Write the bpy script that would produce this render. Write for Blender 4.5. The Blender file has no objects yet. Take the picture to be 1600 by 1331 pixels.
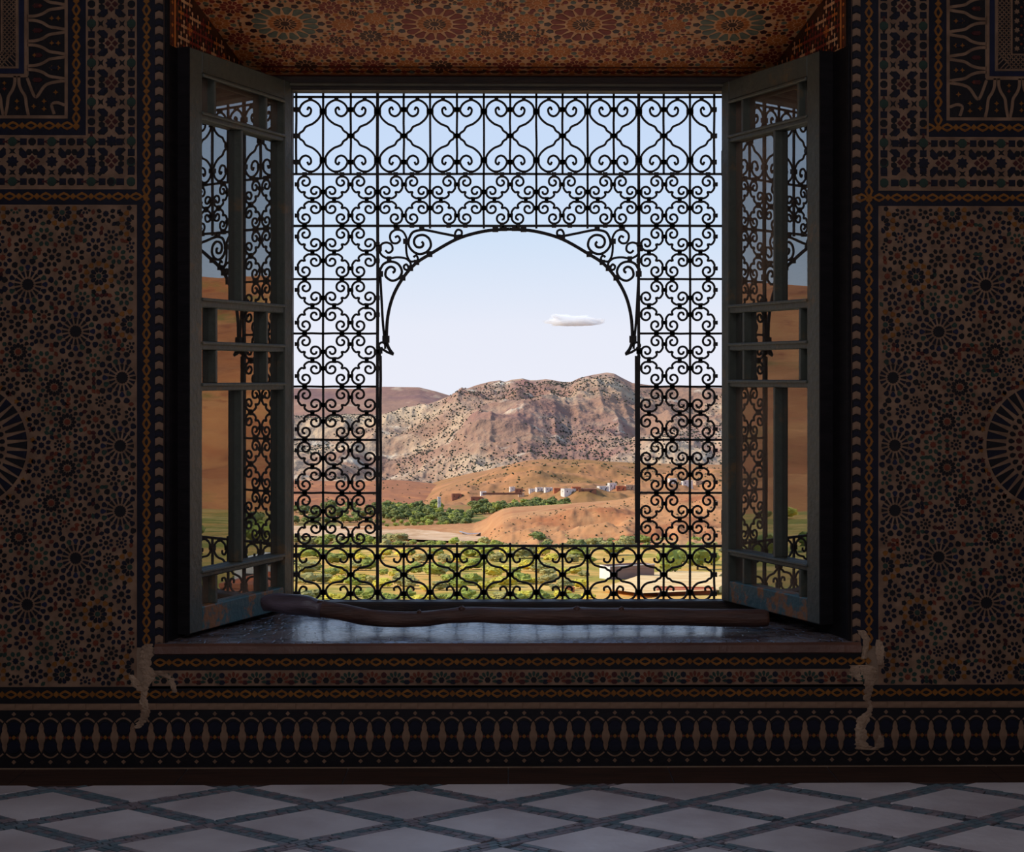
import bpy, math, random
import numpy as np
from mathutils import Vector, Matrix

# ------------------------------------------------------------------ camera, sky, sun, exposure
R = math.radians
FPX = 2600.0            # focal length in pixels of the 1600 px wide frame
CAMZ = 1.384            # eye height
HR = 590.0              # image row of the horizon
VX = 795.0              # image column straight ahead of the window wall
YAW = R(0.8)
scene = bpy.context.scene
COL = scene.collection

cam_d = bpy.data.cameras.new('camera')
cam = bpy.data.objects.new('camera', cam_d)
COL.objects.link(cam)
cam.location = (0, 0, CAMZ)
cam.rotation_euler = (R(90), 0, -YAW)
cam_d.sensor_fit = 'HORIZONTAL'
cam_d.sensor_width = 36.0
cam_d.lens = FPX / 1600 * 36.0
PPX = VX + FPX * math.tan(YAW)
cam_d.shift_x = (800 - PPX) / 1600
cam_d.shift_y = (HR - 665.5) / 1600
cam_d.clip_start = 0.05
cam_d.clip_end = 20000
scene.camera = cam

scene.view_settings.view_transform = 'Standard'
scene.view_settings.look = 'None'
scene.view_settings.exposure = 0.0
scene.view_settings.gamma = 1.0
scene.view_settings.use_curve_mapping = False
try:
    scene.cycles.use_denoising = True
    scene.cycles.max_bounces = 10
    scene.cycles.diffuse_bounces = 6
    scene.cycles.glossy_bounces = 4
    scene.cycles.transmission_bounces = 6
    scene.cycles.transparent_max_bounces = 16
    scene.cycles.sample_clamp_indirect = 4.0
    scene.cycles.volume_bounces = 12
except Exception:
    pass


def lin(c):
    out = []
    for v in c:
        v = v / 255.0
        out.append(v / 12.92 if v <= 0.04045 else ((v + 0.055) / 1.055) ** 2.4)
    return (*out, 1.0)


world = bpy.data.worlds.new('sky')
scene.world = world
world.use_nodes = True
nt = world.node_tree
nt.nodes.clear()
w_out = nt.nodes.new('ShaderNodeOutputWorld')
w_bg = nt.nodes.new('ShaderNodeBackground')
w_tc = nt.nodes.new('ShaderNodeTexCoord')
w_sep = nt.nodes.new('ShaderNodeSeparateXYZ')
w_rmp = nt.nodes.new('ShaderNodeValToRGB')
nt.links.new(w_tc.outputs['Generated'], w_sep.inputs[0])
nt.links.new(w_sep.outputs['Z'], w_rmp.inputs[0])
nt.links.new(w_rmp.outputs[0], w_bg.inputs[0])
nt.links.new(w_bg.outputs[0], w_out.inputs[0])
cr = w_rmp.color_ramp
SKY = [(0.0, (0.83, 0.85, 0.95)), (0.03, (0.81, 0.84, 0.95)), (0.085, (0.64, 0.765, 0.94)),
       (0.13, (0.60, 0.73, 0.94)), (0.35, (0.42, 0.60, 0.90)), (1.0, (0.20, 0.38, 0.76))]
while len(cr.elements) < len(SKY):
    cr.elements.new(0.5)
for e, (p, c) in zip(cr.elements, SKY):
    e.position = p
    e.color = (*c, 1)
w_bg.inputs[1].default_value = 1.0

sun_d = bpy.data.lights.new('sun', 'SUN')
sun_d.energy = 4.6
sun_d.angle = R(0.6)
sun_d.color = (1.0, 0.90, 0.74)
sun = bpy.data.objects.new('sun', sun_d)
COL.objects.link(sun)
SUN_AZ, SUN_EL = R(-91), R(36)     # azimuth from +Y towards +X
sdir = Vector((math.sin(SUN_AZ) * math.cos(SUN_EL), math.cos(SUN_AZ) * math.cos(SUN_EL), math.sin(SUN_EL)))
sun.rotation_euler = sdir.to_track_quat('Z', 'Y').to_euler()
sun.location = sdir * 50

# area lights added to brighten the room from unseen openings behind and overhead
def fill_area(name, loc, rot, sx, sy, power, colr):
    d = bpy.data.lights.new(name, 'AREA'); d.shape = 'RECTANGLE'; d.size = sx; d.size_y = sy
    d.energy = power; d.color = colr
    o = bpy.data.objects.new(name, d); COL.objects.link(o); o.location = loc; o.rotation_euler = rot
    return o
for x_ in (-2.2, 0.0, 2.2):
    fill_area('fill_back', (x_, -3.15, 2.0), (R(90), 0, 0), 1.4, 2.6, 7.0, (1.0, 0.72, 0.54))
fill_area('fill_overhead', (0, 2.4, 4.25), (0, 0, 0), 2.4, 2.0, 34, (0.98, 0.93, 0.96))

# ------------------------------------------------------------------ helpers
random.seed(7)
RNG = np.random.default_rng(11)


def at(px, row, Y):
    """world point on the plane y = Y that the photograph shows at (px, row)"""
    u = (px - PPX) / FPX
    v = (HR - row) / FPX
    c, s = math.cos(YAW), math.sin(YAW)
    dx, dy = u * c + s, c - u * s
    return Vector((dx / dy * Y, Y, CAMZ + v / dy * Y))


def mkmat(name):
    m = bpy.data.materials.new(name)
    m.use_nodes = True
    n = m.node_tree
    return m, n, n.nodes['Principled BSDF']


def mat(name, c1, c2=None, rough=0.6, scale=8.0, spec=0.5, bump=0.0, bscale=None, detail=6, stretch=None, lo=0.35, hi=0.65,
        coord='Object', rnd=0.0, metal=0.0):
    m, n, b = mkmat(name)
    b.inputs['Roughness'].default_value = rough
    b.inputs['Specular IOR Level'].default_value = spec
    b.inputs['Metallic'].default_value = metal
    b.inputs['Base Color'].default_value = lin(c1)
    tc = n.nodes.new('ShaderNodeTexCoord')
    mp = n.nodes.new('ShaderNodeMapping')
    n.links.new(tc.outputs[coord], mp.inputs[0])
    if stretch:
        mp.inputs['Scale'].default_value = stretch
    src = None
    if c2 is not None:
        nz = n.nodes.new('ShaderNodeTexNoise')
        nz.inputs['Scale'].default_value = scale
        nz.inputs['Detail'].default_value = detail
        n.links.new(mp.outputs[0], nz.inputs['Vector'])
        rp = n.nodes.new('ShaderNodeValToRGB')
        rp.color_ramp.elements[0].position = lo
        rp.color_ramp.elements[0].color = lin(c1)
        rp.color_ramp.elements[1].position = hi
        rp.color_ramp.elements[1].color = lin(c2)
        n.links.new(nz.outputs['Fac'], rp.inputs[0])
        src = rp.outputs[0]
    if rnd:
        oi = n.nodes.new('ShaderNodeObjectInfo')
        mr = n.nodes.new('ShaderNodeMapRange')
        mr.inputs['To Min'].default_value = 1 - rnd
        mr.inputs['To Max'].default_value = 1 + rnd
        n.links.new(oi.outputs['Random'], mr.inputs['Value'])
        hs = n.nodes.new('ShaderNodeHueSaturation')
        n.links.new(mr.outputs[0], hs.inputs['Value'])
        if src is None:
            hs.inputs['Color'].default_value = lin(c1)
        else:
            n.links.new(src, hs.inputs['Color'])
        src = hs.outputs[0]
    if src is not None:
        n.links.new(src, b.inputs['Base Color'])
    if bump:
        nb = n.nodes.new('ShaderNodeTexNoise')
        nb.inputs['Scale'].default_value = bscale or scale * 3
        nb.inputs['Detail'].default_value = 5
        n.links.new(mp.outputs[0], nb.inputs['Vector'])
        bp = n.nodes.new('ShaderNodeBump')
        bp.inputs['Strength'].default_value = bump
        bp.inputs['Distance'].default_value = 0.02
        n.links.new(nb.outputs['Fac'], bp.inputs['Height'])
        n.links.new(bp.outputs[0], b.inputs['Normal'])
    return m


def tag(o, label=None, cat=None, group=None, kind=None):
    if label: o['label'] = label
    if cat: o['category'] = cat
    if group: o['group'] = group
    if kind: o['kind'] = kind
    return o


def link(o, parent=None):
    COL.objects.link(o)
    if parent is not None:
        o.parent = parent
        if parent.location.length > 0 or parent.rotation_euler[2] != 0:
            o.matrix_parent_inverse = parent.matrix_basis.inverted()
    return o


class MB:
    """collects raw geometry in world coordinates and links it as one mesh object"""
    def __init__(self):
        self.v, self.f, self.mi = [], [], []

    def add(self, vs, fs, mi=0):
        o = len(self.v)
        self.v.extend([tuple(p) for p in vs])
        self.f.extend([tuple(i + o for i in f) for f in fs])
        self.mi.extend([mi] * len(fs))
        return self

    def box(self, x0, y0, z0, x1, y1, z1, mi=0, M=None, bev=0.0):
        if bev:
            return self.bevbox(x0, y0, z0, x1, y1, z1, bev, mi, M)
        vs = [Vector((x, y, z)) for z in (z0, z1) for y in (y0, y1) for x in (x0, x1)]
        if M is not None: vs = [M @ p for p in vs]
        return self.add(vs, [(0, 2, 3, 1), (4, 5, 7, 6), (0, 1, 5, 4), (2, 6, 7, 3), (0, 4, 6, 2), (1, 3, 7, 5)], mi)

    def bevbox(self, x0, y0, z0, x1, y1, z1, b, mi=0, M=None):
        # chamfered box: 24 vertices
        X, Y, Z = (x0, x1), (y0, y1), (z0, z1)
        vs, idx = [], {}
        for ix in (0, 1):
            for iy in (0, 1):
                for iz in (0, 1):
                    sx, sy, sz = (1 if ix == 0 else -1), (1 if iy == 0 else -1), (1 if iz == 0 else -1)
                    for ax in range(3):
                        p = [X[ix] + sx * b, Y[iy] + sy * b, Z[iz] + sz * b]
                        p[ax] = (X[ix], Y[iy], Z[iz])[ax]
                        idx[(ix, iy, iz, ax)] = len(vs)
                        vs.append(Vector(p))
        if M is not None: vs = [M @ p for p in vs]
        fs = []
        I = lambda *k: idx[k]
        for ax in range(3):
            o1, o2 = [a for a in range(3) if a != ax]
            for s in (0, 1):
                q = []
                for (p, r) in ((0, 0), (1, 0), (1, 1), (0, 1)):
                    k = [0, 0, 0]; k[ax] = s; k[o1] = p; k[o2] = r
                    q.append(I(*k, ax))
                fs.append(tuple(q))
        for ax in range(3):   # edges along ax
            o1, o2 = [a for a in range(3) if a != ax]
            for p in (0, 1):
                for r in (0, 1):
                    a = [0, 0, 0]; a[o1] = p; a[o2] = r
                    c = list(a); c[ax] = 1
                    fs.append((I(*a, o1), I(*a, o2), I(*c, o2), I(*c, o1)))
        for ix in (0, 1):
            for iy in (0, 1):
                for iz in (0, 1):
                    fs.append((I(ix, iy, iz, 0), I(ix, iy, iz, 1), I(ix, iy, iz, 2)))
        return self.add(vs, fs, mi)

    def tube(self, pts, r, n=6, mi=0, cap=True, up=(0, 1, 0), sq=1.0):
        pts = [Vector(p) for p in pts]
        N = len(pts)
        rr = r if hasattr(r, '__len__') else [r] * N
        vs, fs = [], []
        upv = Vector(up)
        for i, p in enumerate(pts):
            d = (pts[min(i + 1, N - 1)] - pts[max(i - 1, 0)])
            if d.length < 1e-9: d = Vector((0, 0, 1))
            d.normalize()
            a = d.cross(upv)
            if a.length < 1e-4: a = d.cross(Vector((1, 0, 0)))
            a.normalize()
            b = a.cross(d).normalized()
            for k in range(n):
                t = 2 * math.pi * (k + .5) / n
                vs.append(p + a * (math.cos(t) * rr[i]) + b * (math.sin(t) * rr[i] * sq))
        for i in range(N - 1):
            for k in range(n):
                k2 = (k + 1) % n
                fs.append((i * n + k, i * n + k2, (i + 1) * n + k2, (i + 1) * n + k))
        if cap:
            fs.append(tuple(range(n - 1, -1, -1)))
            fs.append(tuple((N - 1) * n + k for k in range(n)))
        return self.add(vs, fs, mi)

    def mesh(self, name, mats, smooth=False):
        me = bpy.data.meshes.new(name)
        me.from_pydata(self.v, [], self.f)
        for m in (mats if isinstance(mats, (list, tuple)) else [mats]):
            me.materials.append(m)
        if any(self.mi):
            me.polygons.foreach_set('material_index', self.mi)
        if smooth:
            me.polygons.foreach_set('use_smooth', [True] * len(me.polygons))
        me.update()
        import bmesh
        bm = bmesh.new(); bm.from_mesh(me)
        bmesh.ops.recalc_face_normals(bm, faces=bm.faces)
        bm.to_mesh(me); bm.free()
        return me

    def build(self, name, mats, parent=None, smooth=False):
        o = bpy.data.objects.new(name, self.mesh(name, mats, smooth))
        return link(o, parent)


def empty(name, loc, rz=0.0):
    o = bpy.data.objects.new(name, None)
    o.location = loc
    o.rotation_euler = (0, 0, rz)
    o.empty_display_size = 0.1
    COL.objects.link(o)
    return o


def copy_tree(o, parent=None):
    c = o.copy()
    COL.objects.link(c)
    if parent is not None: c.parent = parent
    for ch in list(o.children): copy_tree(ch, c)
    return c


def catmull(P, n=6):
    P = [Vector(p) for p in P]
    out = []
    for i in range(len(P) - 1):
        p0, p1, p2, p3 = P[max(i - 1, 0)], P[i], P[i + 1], P[min(i + 2, len(P) - 1)]
        for k in range(n):
            t = k / n
            out.append(0.5 * ((2 * p1) + (p2 - p0) * t + (2 * p0 - 5 * p1 + 4 * p2 - p3) * t * t + (3 * p1 - p0 - 3 * p2 + p3) * t ** 3))
    out.append(P[-1])
    return out


def hash2(ix, iy, seed):
    h = (ix.astype(np.int64) * 374761393 + iy.astype(np.int64) * 668265263 + seed * 974634777) & 0xffffffff
    h = ((h ^ (h >> 13)) * 1274126177) & 0xffffffff
    h = h ^ (h >> 16)
    return (h & 0xffff) / 65535.0


def vnoise(x, y, seed=0):
    ix, iy = np.floor(x), np.floor(y)
    fx, fy = x - ix, y - iy
    fx, fy = fx * fx * fx * (fx * (fx * 6 - 15) + 10), fy * fy * fy * (fy * (fy * 6 - 15) + 10)
    a, b = hash2(ix, iy, seed), hash2(ix + 1, iy, seed)
    c, d = hash2(ix, iy + 1, seed), hash2(ix + 1, iy + 1, seed)
    return (a * (1 - fx) + b * fx) * (1 - fy) + (c * (1 - fx) + d * fx) * fy - 0.5


def fbm(x, y, oct=5, seed=0, gain=0.5, ridged=False):
    s, a, tot = 0, 1.0, 0
    for k in range(oct):
        n = vnoise(x * 2 ** k + 17.3 * k, y * 2 ** k - 9.1 * k, seed + k)
        if ridged: n = 0.5 - np.abs(n) * 2
        s = s + n * a
        a *= gain
    return s
# ------------------------------------------------------------------ materials
IRON = mat('wrought_iron', (26, 22, 24), (44, 34, 30), rough=0.6, scale=30, bump=0.15)
PLASTER = mat('old_plaster', (150, 126, 104), (120, 98, 80), rough=0.9, scale=3, bump=0.3, bscale=25)
SCAR = mat('bare_plaster_scar', (176, 148, 122), (132, 106, 86), rough=0.95, scale=14, bump=0.6, bscale=60)
DARKWOOD = mat('dark_frame_wood', (38, 32, 32), (60, 46, 38), rough=0.6, scale=10, bump=0.2, stretch=(1, 1, 6))
BARK = mat('stripped_bark_wood', (92, 60, 46), (66, 42, 34), rough=0.55, scale=9, bump=0.35, bscale=30, stretch=(0.6, 4, 4))
BARK_LIT = mat('smooth_lit_wood', (104, 92, 104), (70, 58, 62), rough=0.28, scale=9, bump=0.2, bscale=40, stretch=(0.6, 4, 4))  # bluish light on the log's left end is put into this wood colour


def paint_mat(name, paint, paint2, wood, lo, hi):
    """weathered paint over bare wood"""
    m, n, b = mkmat(name)
    tc = n.nodes.new('ShaderNodeTexCoord')
    mp = n.nodes.new('ShaderNodeMapping')
    mp.inputs['Scale'].default_value = (3, 3, 3)
    n.links.new(tc.outputs['Object'], mp.inputs[0])
    n1 = n.nodes.new('ShaderNodeTexNoise'); n1.inputs['Scale'].default_value = 2.2; n1.inputs['Detail'].default_value = 9
    n1.inputs['Roughness'].default_value = 0.7
    n2 = n.nodes.new('ShaderNodeTexNoise'); n2.inputs['Scale'].default_value = 14; n2.inputs['Detail'].default_value = 6
    for q in (n1, n2): n.links.new(mp.outputs[0], q.inputs['Vector'])
    mixp = n.nodes.new('ShaderNodeMix'); mixp.data_type = 'RGBA'
    mixp.inputs[6].default_value = lin(paint); mixp.inputs[7].default_value = lin(paint2)
    n.links.new(n2.outputs['Fac'], mixp.inputs[0])
    rp = n.nodes.new('ShaderNodeValToRGB')
    rp.color_ramp.elements[0].position = lo; rp.color_ramp.elements[1].position = hi
    n.links.new(n1.outputs['Fac'], rp.inputs[0])
    mx = n.nodes.new('ShaderNodeMix'); mx.data_type = 'RGBA'
    n.links.new(rp.outputs[0], mx.inputs[0])
    n.links.new(mixp.outputs[2], mx.inputs[6])
    mx.inputs[7].default_value = lin(wood)
    n.links.new(mx.outputs[2], b.inputs['Base Color'])
    b.inputs['Roughness'].default_value = 0.5
    bp = n.nodes.new('ShaderNodeBump'); bp.inputs['Strength'].default_value = 0.35; bp.inputs['Distance'].default_value = 0.01
    n.links.new(n2.outputs['Fac'], bp.inputs['Height'])
    n.links.new(bp.outputs[0], b.inputs['Normal'])
    return m


LEAFWOOD = paint_mat('weathered_green_paint', (88, 91, 80), (66, 70, 64), (118, 94, 66), 0.56, 0.68)
EDGEWOOD = mat('dark_edge_wood', (34, 30, 32), (24, 22, 24), rough=.8, spec=.15, scale=8, stretch=(1, 1, 5), bump=.2)  # near-black wood tone for the leaf ends and niche beads
LEAFWORN = paint_mat('flaking_teal_paint', (44, 84, 92), (70, 106, 108), (150, 98, 56), 0.52, 0.58)


def glass_mat(name, dust, tint):
    m = bpy.data.materials.new(name)
    m.use_nodes = True
    n = m.node_tree
    n.nodes.clear()
    out = n.nodes.new('ShaderNodeOutputMaterial')
    tr = n.nodes.new('ShaderNodeBsdfTransparent'); tr.inputs[0].default_value = (0.86, 0.88, 0.86, 1)
    gl = n.nodes.new('ShaderNodeBsdfGlossy'); gl.inputs['Roughness'].default_value = 0.0
    gl.inputs[0].default_value = (0.88, 0.96, 1, 1)
    fr = n.nodes.new('ShaderNodeFresnel'); fr.inputs[0].default_value = 3.2
    ge = n.nodes.new('ShaderNodeNewGeometry'); fm = n.nodes.new('ShaderNodeMath'); fm.operation = 'MULTIPLY'
    om = n.nodes.new('ShaderNodeMath'); om.operation = 'SUBTRACT'; om.inputs[0].default_value = 1.0
    n.links.new(ge.outputs['Backfacing'], om.inputs[1]); n.links.new(fr.outputs[0], fm.inputs[0]); n.links.new(om.outputs[0], fm.inputs[1])
    mx = n.nodes.new('ShaderNodeMixShader')
    n.links.new(fm.outputs[0], mx.inputs[0])
    n.links.new(tr.outputs[0], mx.inputs[1]); n.links.new(gl.outputs[0], mx.inputs[2])
    df = n.nodes.new('ShaderNodeBsdfDiffuse'); df.inputs[0].default_value = lin(tint)
    tc = n.nodes.new('ShaderNodeTexCoord')
    nz = n.nodes.new('ShaderNodeTexNoise'); nz.inputs['Scale'].default_value = 5; nz.inputs['Detail'].default_value = 8
    n.links.new(tc.outputs['Object'], nz.inputs['Vector'])
    mr = n.nodes.new('ShaderNodeMapRange')
    mr.inputs['From Min'].default_value = 0.3; mr.inputs['From Max'].default_value = 0.75
    mr.inputs['To Min'].default_value = dust * 0.5; mr.inputs['To Max'].default_value = dust * 1.8
    n.links.new(nz.outputs['Fac'], mr.inputs['Value'])
    mx2 = n.nodes.new('ShaderNodeMixShader')
    n.links.new(mr.outputs[0], mx2.inputs[0])
    n.links.new(mx.outputs[0], mx2.inputs[1]); n.links.new(df.outputs[0], mx2.inputs[2])
    n.links.new(mx2.outputs[0], out.inputs[0])
    nb = n.nodes.new('ShaderNodeTexNoise'); nb.inputs['Scale'].default_value = 7; nb.inputs['Detail'].default_value = 1
    n.links.new(tc.outputs['Object'], nb.inputs['Vector'])
    bp = n.nodes.new('ShaderNodeBump'); bp.inputs['Strength'].default_value = 0.012; bp.inputs['Distance'].default_value = 0.02
    n.links.new(nb.outputs['Fac'], bp.inputs['Height'])
    return m


GLASS = glass_mat('old_window_glass', 0.07, (150, 130, 115))
GLASSD = glass_mat('dusty_window_glass', 0.22, (170, 140, 118))

# ------------------------------------------------------------------ the room
WY = 5.9                 # face of the window wall
SC = WY / FPX            # metres per picture pixel on that face
BY = 6.76                # back of the window niche
GY = 6.80                # plane of the iron grille
JF, JB = 1.2186, 1.04     # half width of the niche, front and back
SILL = 0.447
SOB = 2.601              # soffit height at the back
SOF = SOB + (BY - WY) * math.tan(R(17))


def wx(px): return (px - VX) * SC
def wz(row): return CAMZ - (row - HR) * SC


wall = MB()
wall.box(-3.4, WY, -0.2, -JF, 6.9, 4.3)
wall.box(JF, WY, -0.2, 3.4, 6.9, 4.3)
wall.box(-JF, WY, -0.2, JF, 6.9, SILL - 0.045)
wall.box(-JF, WY, SOF, JF, 6.9, 4.3)
wall_back = wall.build('wall_back', PLASTER)
tag(wall_back, 'dark wall with the window niche, covered in mosaic tilework', kind='structure')

ZELLIJ = {}
def zmat(name, c1, c2, rough=0.5):
    ZELLIJ[name] = mat('zellij_' + name, c1, c2, rough=rough, spec=0.22, scale=18, detail=3, bump=0.08, bscale=70)
zmat('cream', (138, 108, 86), (110, 84, 66), 0.5)
zmat('navy', (18, 19, 38), (13, 14, 27))
zmat('black', (16, 14, 20), (24, 20, 24))
zmat('blue', (26, 31, 60), (20, 24, 46))
zmat('green', (38, 60, 50), (30, 46, 40))
zmat('rust', (112, 52, 32), (84, 38, 26))
zmat('ochre', (136, 86, 30), (112, 68, 24))
zmat('maroon', (70, 26, 26), (54, 20, 22))
zmat('red', (156, 60, 42), (128, 48, 34), 0.6)
zmat('orange', (214, 124, 56), (190, 104, 46), 0.6)
zmat('buff', (236, 176, 126), (218, 152, 100), 0.6)
zmat('brown', (96, 54, 34), (74, 42, 28), 0.6)
zmat('sage', (124, 124, 100), (100, 104, 90), 0.6)

# splayed jambs and sloping soffit of the niche
jl = MB(); jr = MB()
for s, m_ in ((-1, jl), (1, jr)):
    poly = [(s * JF, WY), (s * JF, 6.9), (s * 0.9, 6.9), (s * 0.9, BY), (s * JB, BY)]
    n_ = len(poly)
    vs = [(x, y, SILL - 0.03) for x, y in poly] + [(x, y, SOF) for x, y in poly]
    m_.add(vs, [tuple(range(n_)), tuple(range(n_, 2 * n_))] + [(i, (i + 1) % n_, n_ + (i + 1) % n_, n_ + i) for i in range(n_)])
jamb_l = jl.build('niche_jamb', ZELLIJ['brown'], wall_back)
jamb_r = jr.build('niche_jamb', ZELLIJ['brown'], wall_back)
JAMB_DARK = mat('dark_jamb_sheet', (30, 26, 28), (22, 20, 22), rough=.85, spec=.1, scale=6, stretch=(1, 1, 5), bump=.2)
for s in (-1, 1):           # dark sheets added to blacken the jambs behind the open leaves
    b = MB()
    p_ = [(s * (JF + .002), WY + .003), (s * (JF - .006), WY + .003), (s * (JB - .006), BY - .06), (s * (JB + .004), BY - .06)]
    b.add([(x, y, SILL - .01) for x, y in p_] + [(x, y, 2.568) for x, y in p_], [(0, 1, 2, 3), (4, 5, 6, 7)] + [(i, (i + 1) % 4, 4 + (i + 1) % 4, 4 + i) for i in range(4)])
    b.build('jamb_dark_sheet', JAMB_DARK, wall_back)
sf = MB()
pl = [(WY, SOF), (WY, SOF + .1), (6.9, SOF + .1), (6.9, SOB), (BY, SOB)]
sf.add([(-JF, y, z) for y, z in pl] + [(JF, y, z) for y, z in pl],
       [tuple(range(5)), tuple(range(5, 10))] + [(i, (i + 1) % 5, 5 + (i + 1) % 5, 5 + i) for i in range(5)])
soffit = sf.build('niche_soffit', ZELLIJ['buff'], wall_back)

# sill slab: worn stone, cracked and shiny
def sill_mat():
    m, n, b = mkmat('worn_sill_stone')
    tc = n.nodes.new('ShaderNodeTexCoord')
    nz = n.nodes.new('ShaderNodeTexNoise'); nz.inputs['Scale'].default_value = 3.5; nz.inputs['Detail'].default_value = 8
    nz.inputs['Roughness'].default_value = 0.7
    mp = n.nodes.new('ShaderNodeMapping'); mp.inputs['Scale'].default_value = (1, 2.5, 1)
    n.links.new(tc.outputs['Object'], mp.inputs[0]); n.links.new(mp.outputs[0], nz.inputs['Vector'])
    rp = n.nodes.new('ShaderNodeValToRGB')
    rp.color_ramp.elements[0].position = 0.4; rp.color_ramp.elements[0].color = lin((84, 66, 60))
    rp.color_ramp.elements[1].position = 0.6; rp.color_ramp.elements[1].color = lin((138, 122, 118))
    n.links.new(nz.outputs['Fac'], rp.inputs[0]); n.links.new(rp.outputs[0], b.inputs['Base Color'])
    vo = n.nodes.new('ShaderNodeTexVoronoi'); vo.feature = 'DISTANCE_TO_EDGE'; vo.inputs['Scale'].default_value = 26
    n.links.new(tc.outputs['Object'], vo.inputs['Vector'])
    r2 = n.nodes.new('ShaderNodeMapRange'); r2.inputs['From Max'].default_value = 0.1
    n.links.new(vo.outputs['Distance'], r2.inputs['Value'])
    ad = n.nodes.new('ShaderNodeMath'); ad.operation = 'ADD'
    n.links.new(r2.outputs[0], ad.inputs[0]); n.links.new(nz.outputs['Fac'], ad.inputs[1])
    bp = n.nodes.new('ShaderNodeBump'); bp.inputs['Strength'].default_value = 0.7; bp.inputs['Distance'].default_value = 0.012
    n.links.new(ad.outputs[0], bp.inputs['Height']); n.links.new(bp.outputs[0], b.inputs['Normal'])
    rr = n.nodes.new('ShaderNodeMapRange'); rr.inputs['From Min'].default_value = .35; rr.inputs['From Max'].default_value = .65
    rr.inputs['To Min'].default_value = 0.14; rr.inputs['To Max'].default_value = 0.42; b.inputs['Specular IOR Level'].default_value = 0.9; b.inputs['Specular Tint'].default_value = (.36, .64, 1, 1); b.inputs['IOR'].default_value = 1.75; b.inputs['Coat Weight'].default_value = 0.45; b.inputs['Coat Roughness'].default_value = 0.16
    n.links.new(nz.outputs['Fac'], rr.inputs['Value']); n.links.new(rr.outputs[0], b.inputs['Roughness'])
    return m
SILLM = sill_mat()
sl = MB()
xs = np.linspace(-JF - 0.03, JF + 0.03, 70)
def sill_z(x, y): return SILL + float(fbm(np.array([x * 2.2]), np.array([y * 4]), 3, 5)[0]) * 0.006
ys = np.linspace(WY + 0.02, 6.9, 16)
top = {}
vs, fs = [], []
for i, x in enumerate(xs):
    for j, y in enumerate(ys):
        vs.append((x if j == 0 or y < WY + .03 else max(-JF, min(JF, x)), y, sill_z(x, y)))
nj = len(ys)
for i in range(len(xs) - 1):
    for j in range(nj - 1):
        fs.append((i * nj + j, (i + 1) * nj + j, (i + 1) * nj + j + 1, i * nj + j + 1))
o_ = len(vs)
for (dy, dz) in ((-0.012, -0.002), (-0.022, -0.010), (-0.024, -0.036), (0.0, -0.044), (0.02, -0.044)):
    for x in xs: vs.append((x, WY + dy, SILL + dz + (sill_z(x, WY) - SILL) * .5))
nx = len(xs)
for i in range(nx - 1):
    fs.append((i * nj, (i + 1) * nj, o_ + i + 1, o_ + i))
    for r in range(4):
        fs.append((o_ + r * nx + i, o_ + r * nx + i + 1, o_ + (r + 1) * nx + i + 1, o_ + (r + 1) * nx + i))
sl.add(vs, fs, 0)
sl.mi = [0 if max(vs[i][1] for i in f) > WY + .015 else 1 for f in fs]
sl.box(-JF, WY + .021, SILL - .044, JF, 6.9, SILL - .012)
sill = sl.build('window_sill', [SILLM, mat('sill_edge_clay', (112, 74, 58), (88, 58, 46), rough=.4, scale=4, bump=.2, bscale=30)], wall_back, smooth=False)

# room shell behind the camera
ROOMP = mat('limewash_wall', (128, 104, 84), (100, 80, 64), rough=0.9, scale=2)
tag(MB().box(-3.6, -3.2, -0.2, -3.4, 6.9, 4.3).build('wall_left', ROOMP), 'plain dim side wall left of the window wall', kind='structure')
tag(MB().box(3.4, -3.2, -0.2, 3.6, 6.9, 4.3).build('wall_right', ROOMP), 'plain dim side wall right of the window wall', kind='structure')
wf = MB()   # wall behind the camera, with three tall windows
wf.box(-3.6, -3.4, -0.2, 3.6, -3.2, 0.7); wf.box(-3.6, -3.4, 3.3, 3.6, -3.2, 4.3)
for a_, b_ in ((-3.6, -2.9), (-1.5, -0.7), (0.7, 1.5), (2.9, 3.6)):
    wf.box(a_, -3.4, 0.7, b_, -3.2, 3.3)
tag(wf.build('wall_front', ROOMP), 'wall behind the viewer with three tall window openings', kind='structure')
cl = MB()
cl.box(-3.6, -3.4, 4.3, -1.2, 6.9, 4.5); cl.box(1.2, -3.4, 4.3, 3.6, 6.9, 4.5); cl.box(-1.2, -3.4, 4.3, 1.2, 1.4, 4.5); cl.box(-1.2, 3.4, 4.3, 1.2, 6.9, 4.5)
tag(cl.build('ceiling', mat('cedar_ceiling', (74, 48, 34), (54, 34, 26), rough=.7)), 'dark cedar ceiling of the room with a square opening added for light', kind='structure')

# ------------------------------------------------------------------ window frame
win = empty('window_1', (0, BY, SILL)); tag(win, 'dark wooden window frame set at the back of the niche', kind='structure')
MB().box(-1.05, 6.70, 2.541, 1.05, 6.79, 2.60, bev=.006).build('frame_head', DARKWOOD, win)
MB().box(-1.0, 6.685, 2.556, 1.0, 6.70, 2.566, bev=.002).build('frame_bead', mat('pale_bead', (96, 92, 72), (70, 66, 56), rough=.5), win)
MB().box(-1.0, 6.70, SILL - .005, 1.0, 6.78, 0.482, bev=.006).build('frame_bottom', DARKWOOD, win)
for s in (-1, 1):
    MB().box(min(s * .875, s * 1.05), 6.715, 0.47, max(s * .875, s * 1.05), 6.79, 2.55, bev=.006).build('frame_post', DARKWOOD, win)

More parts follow.
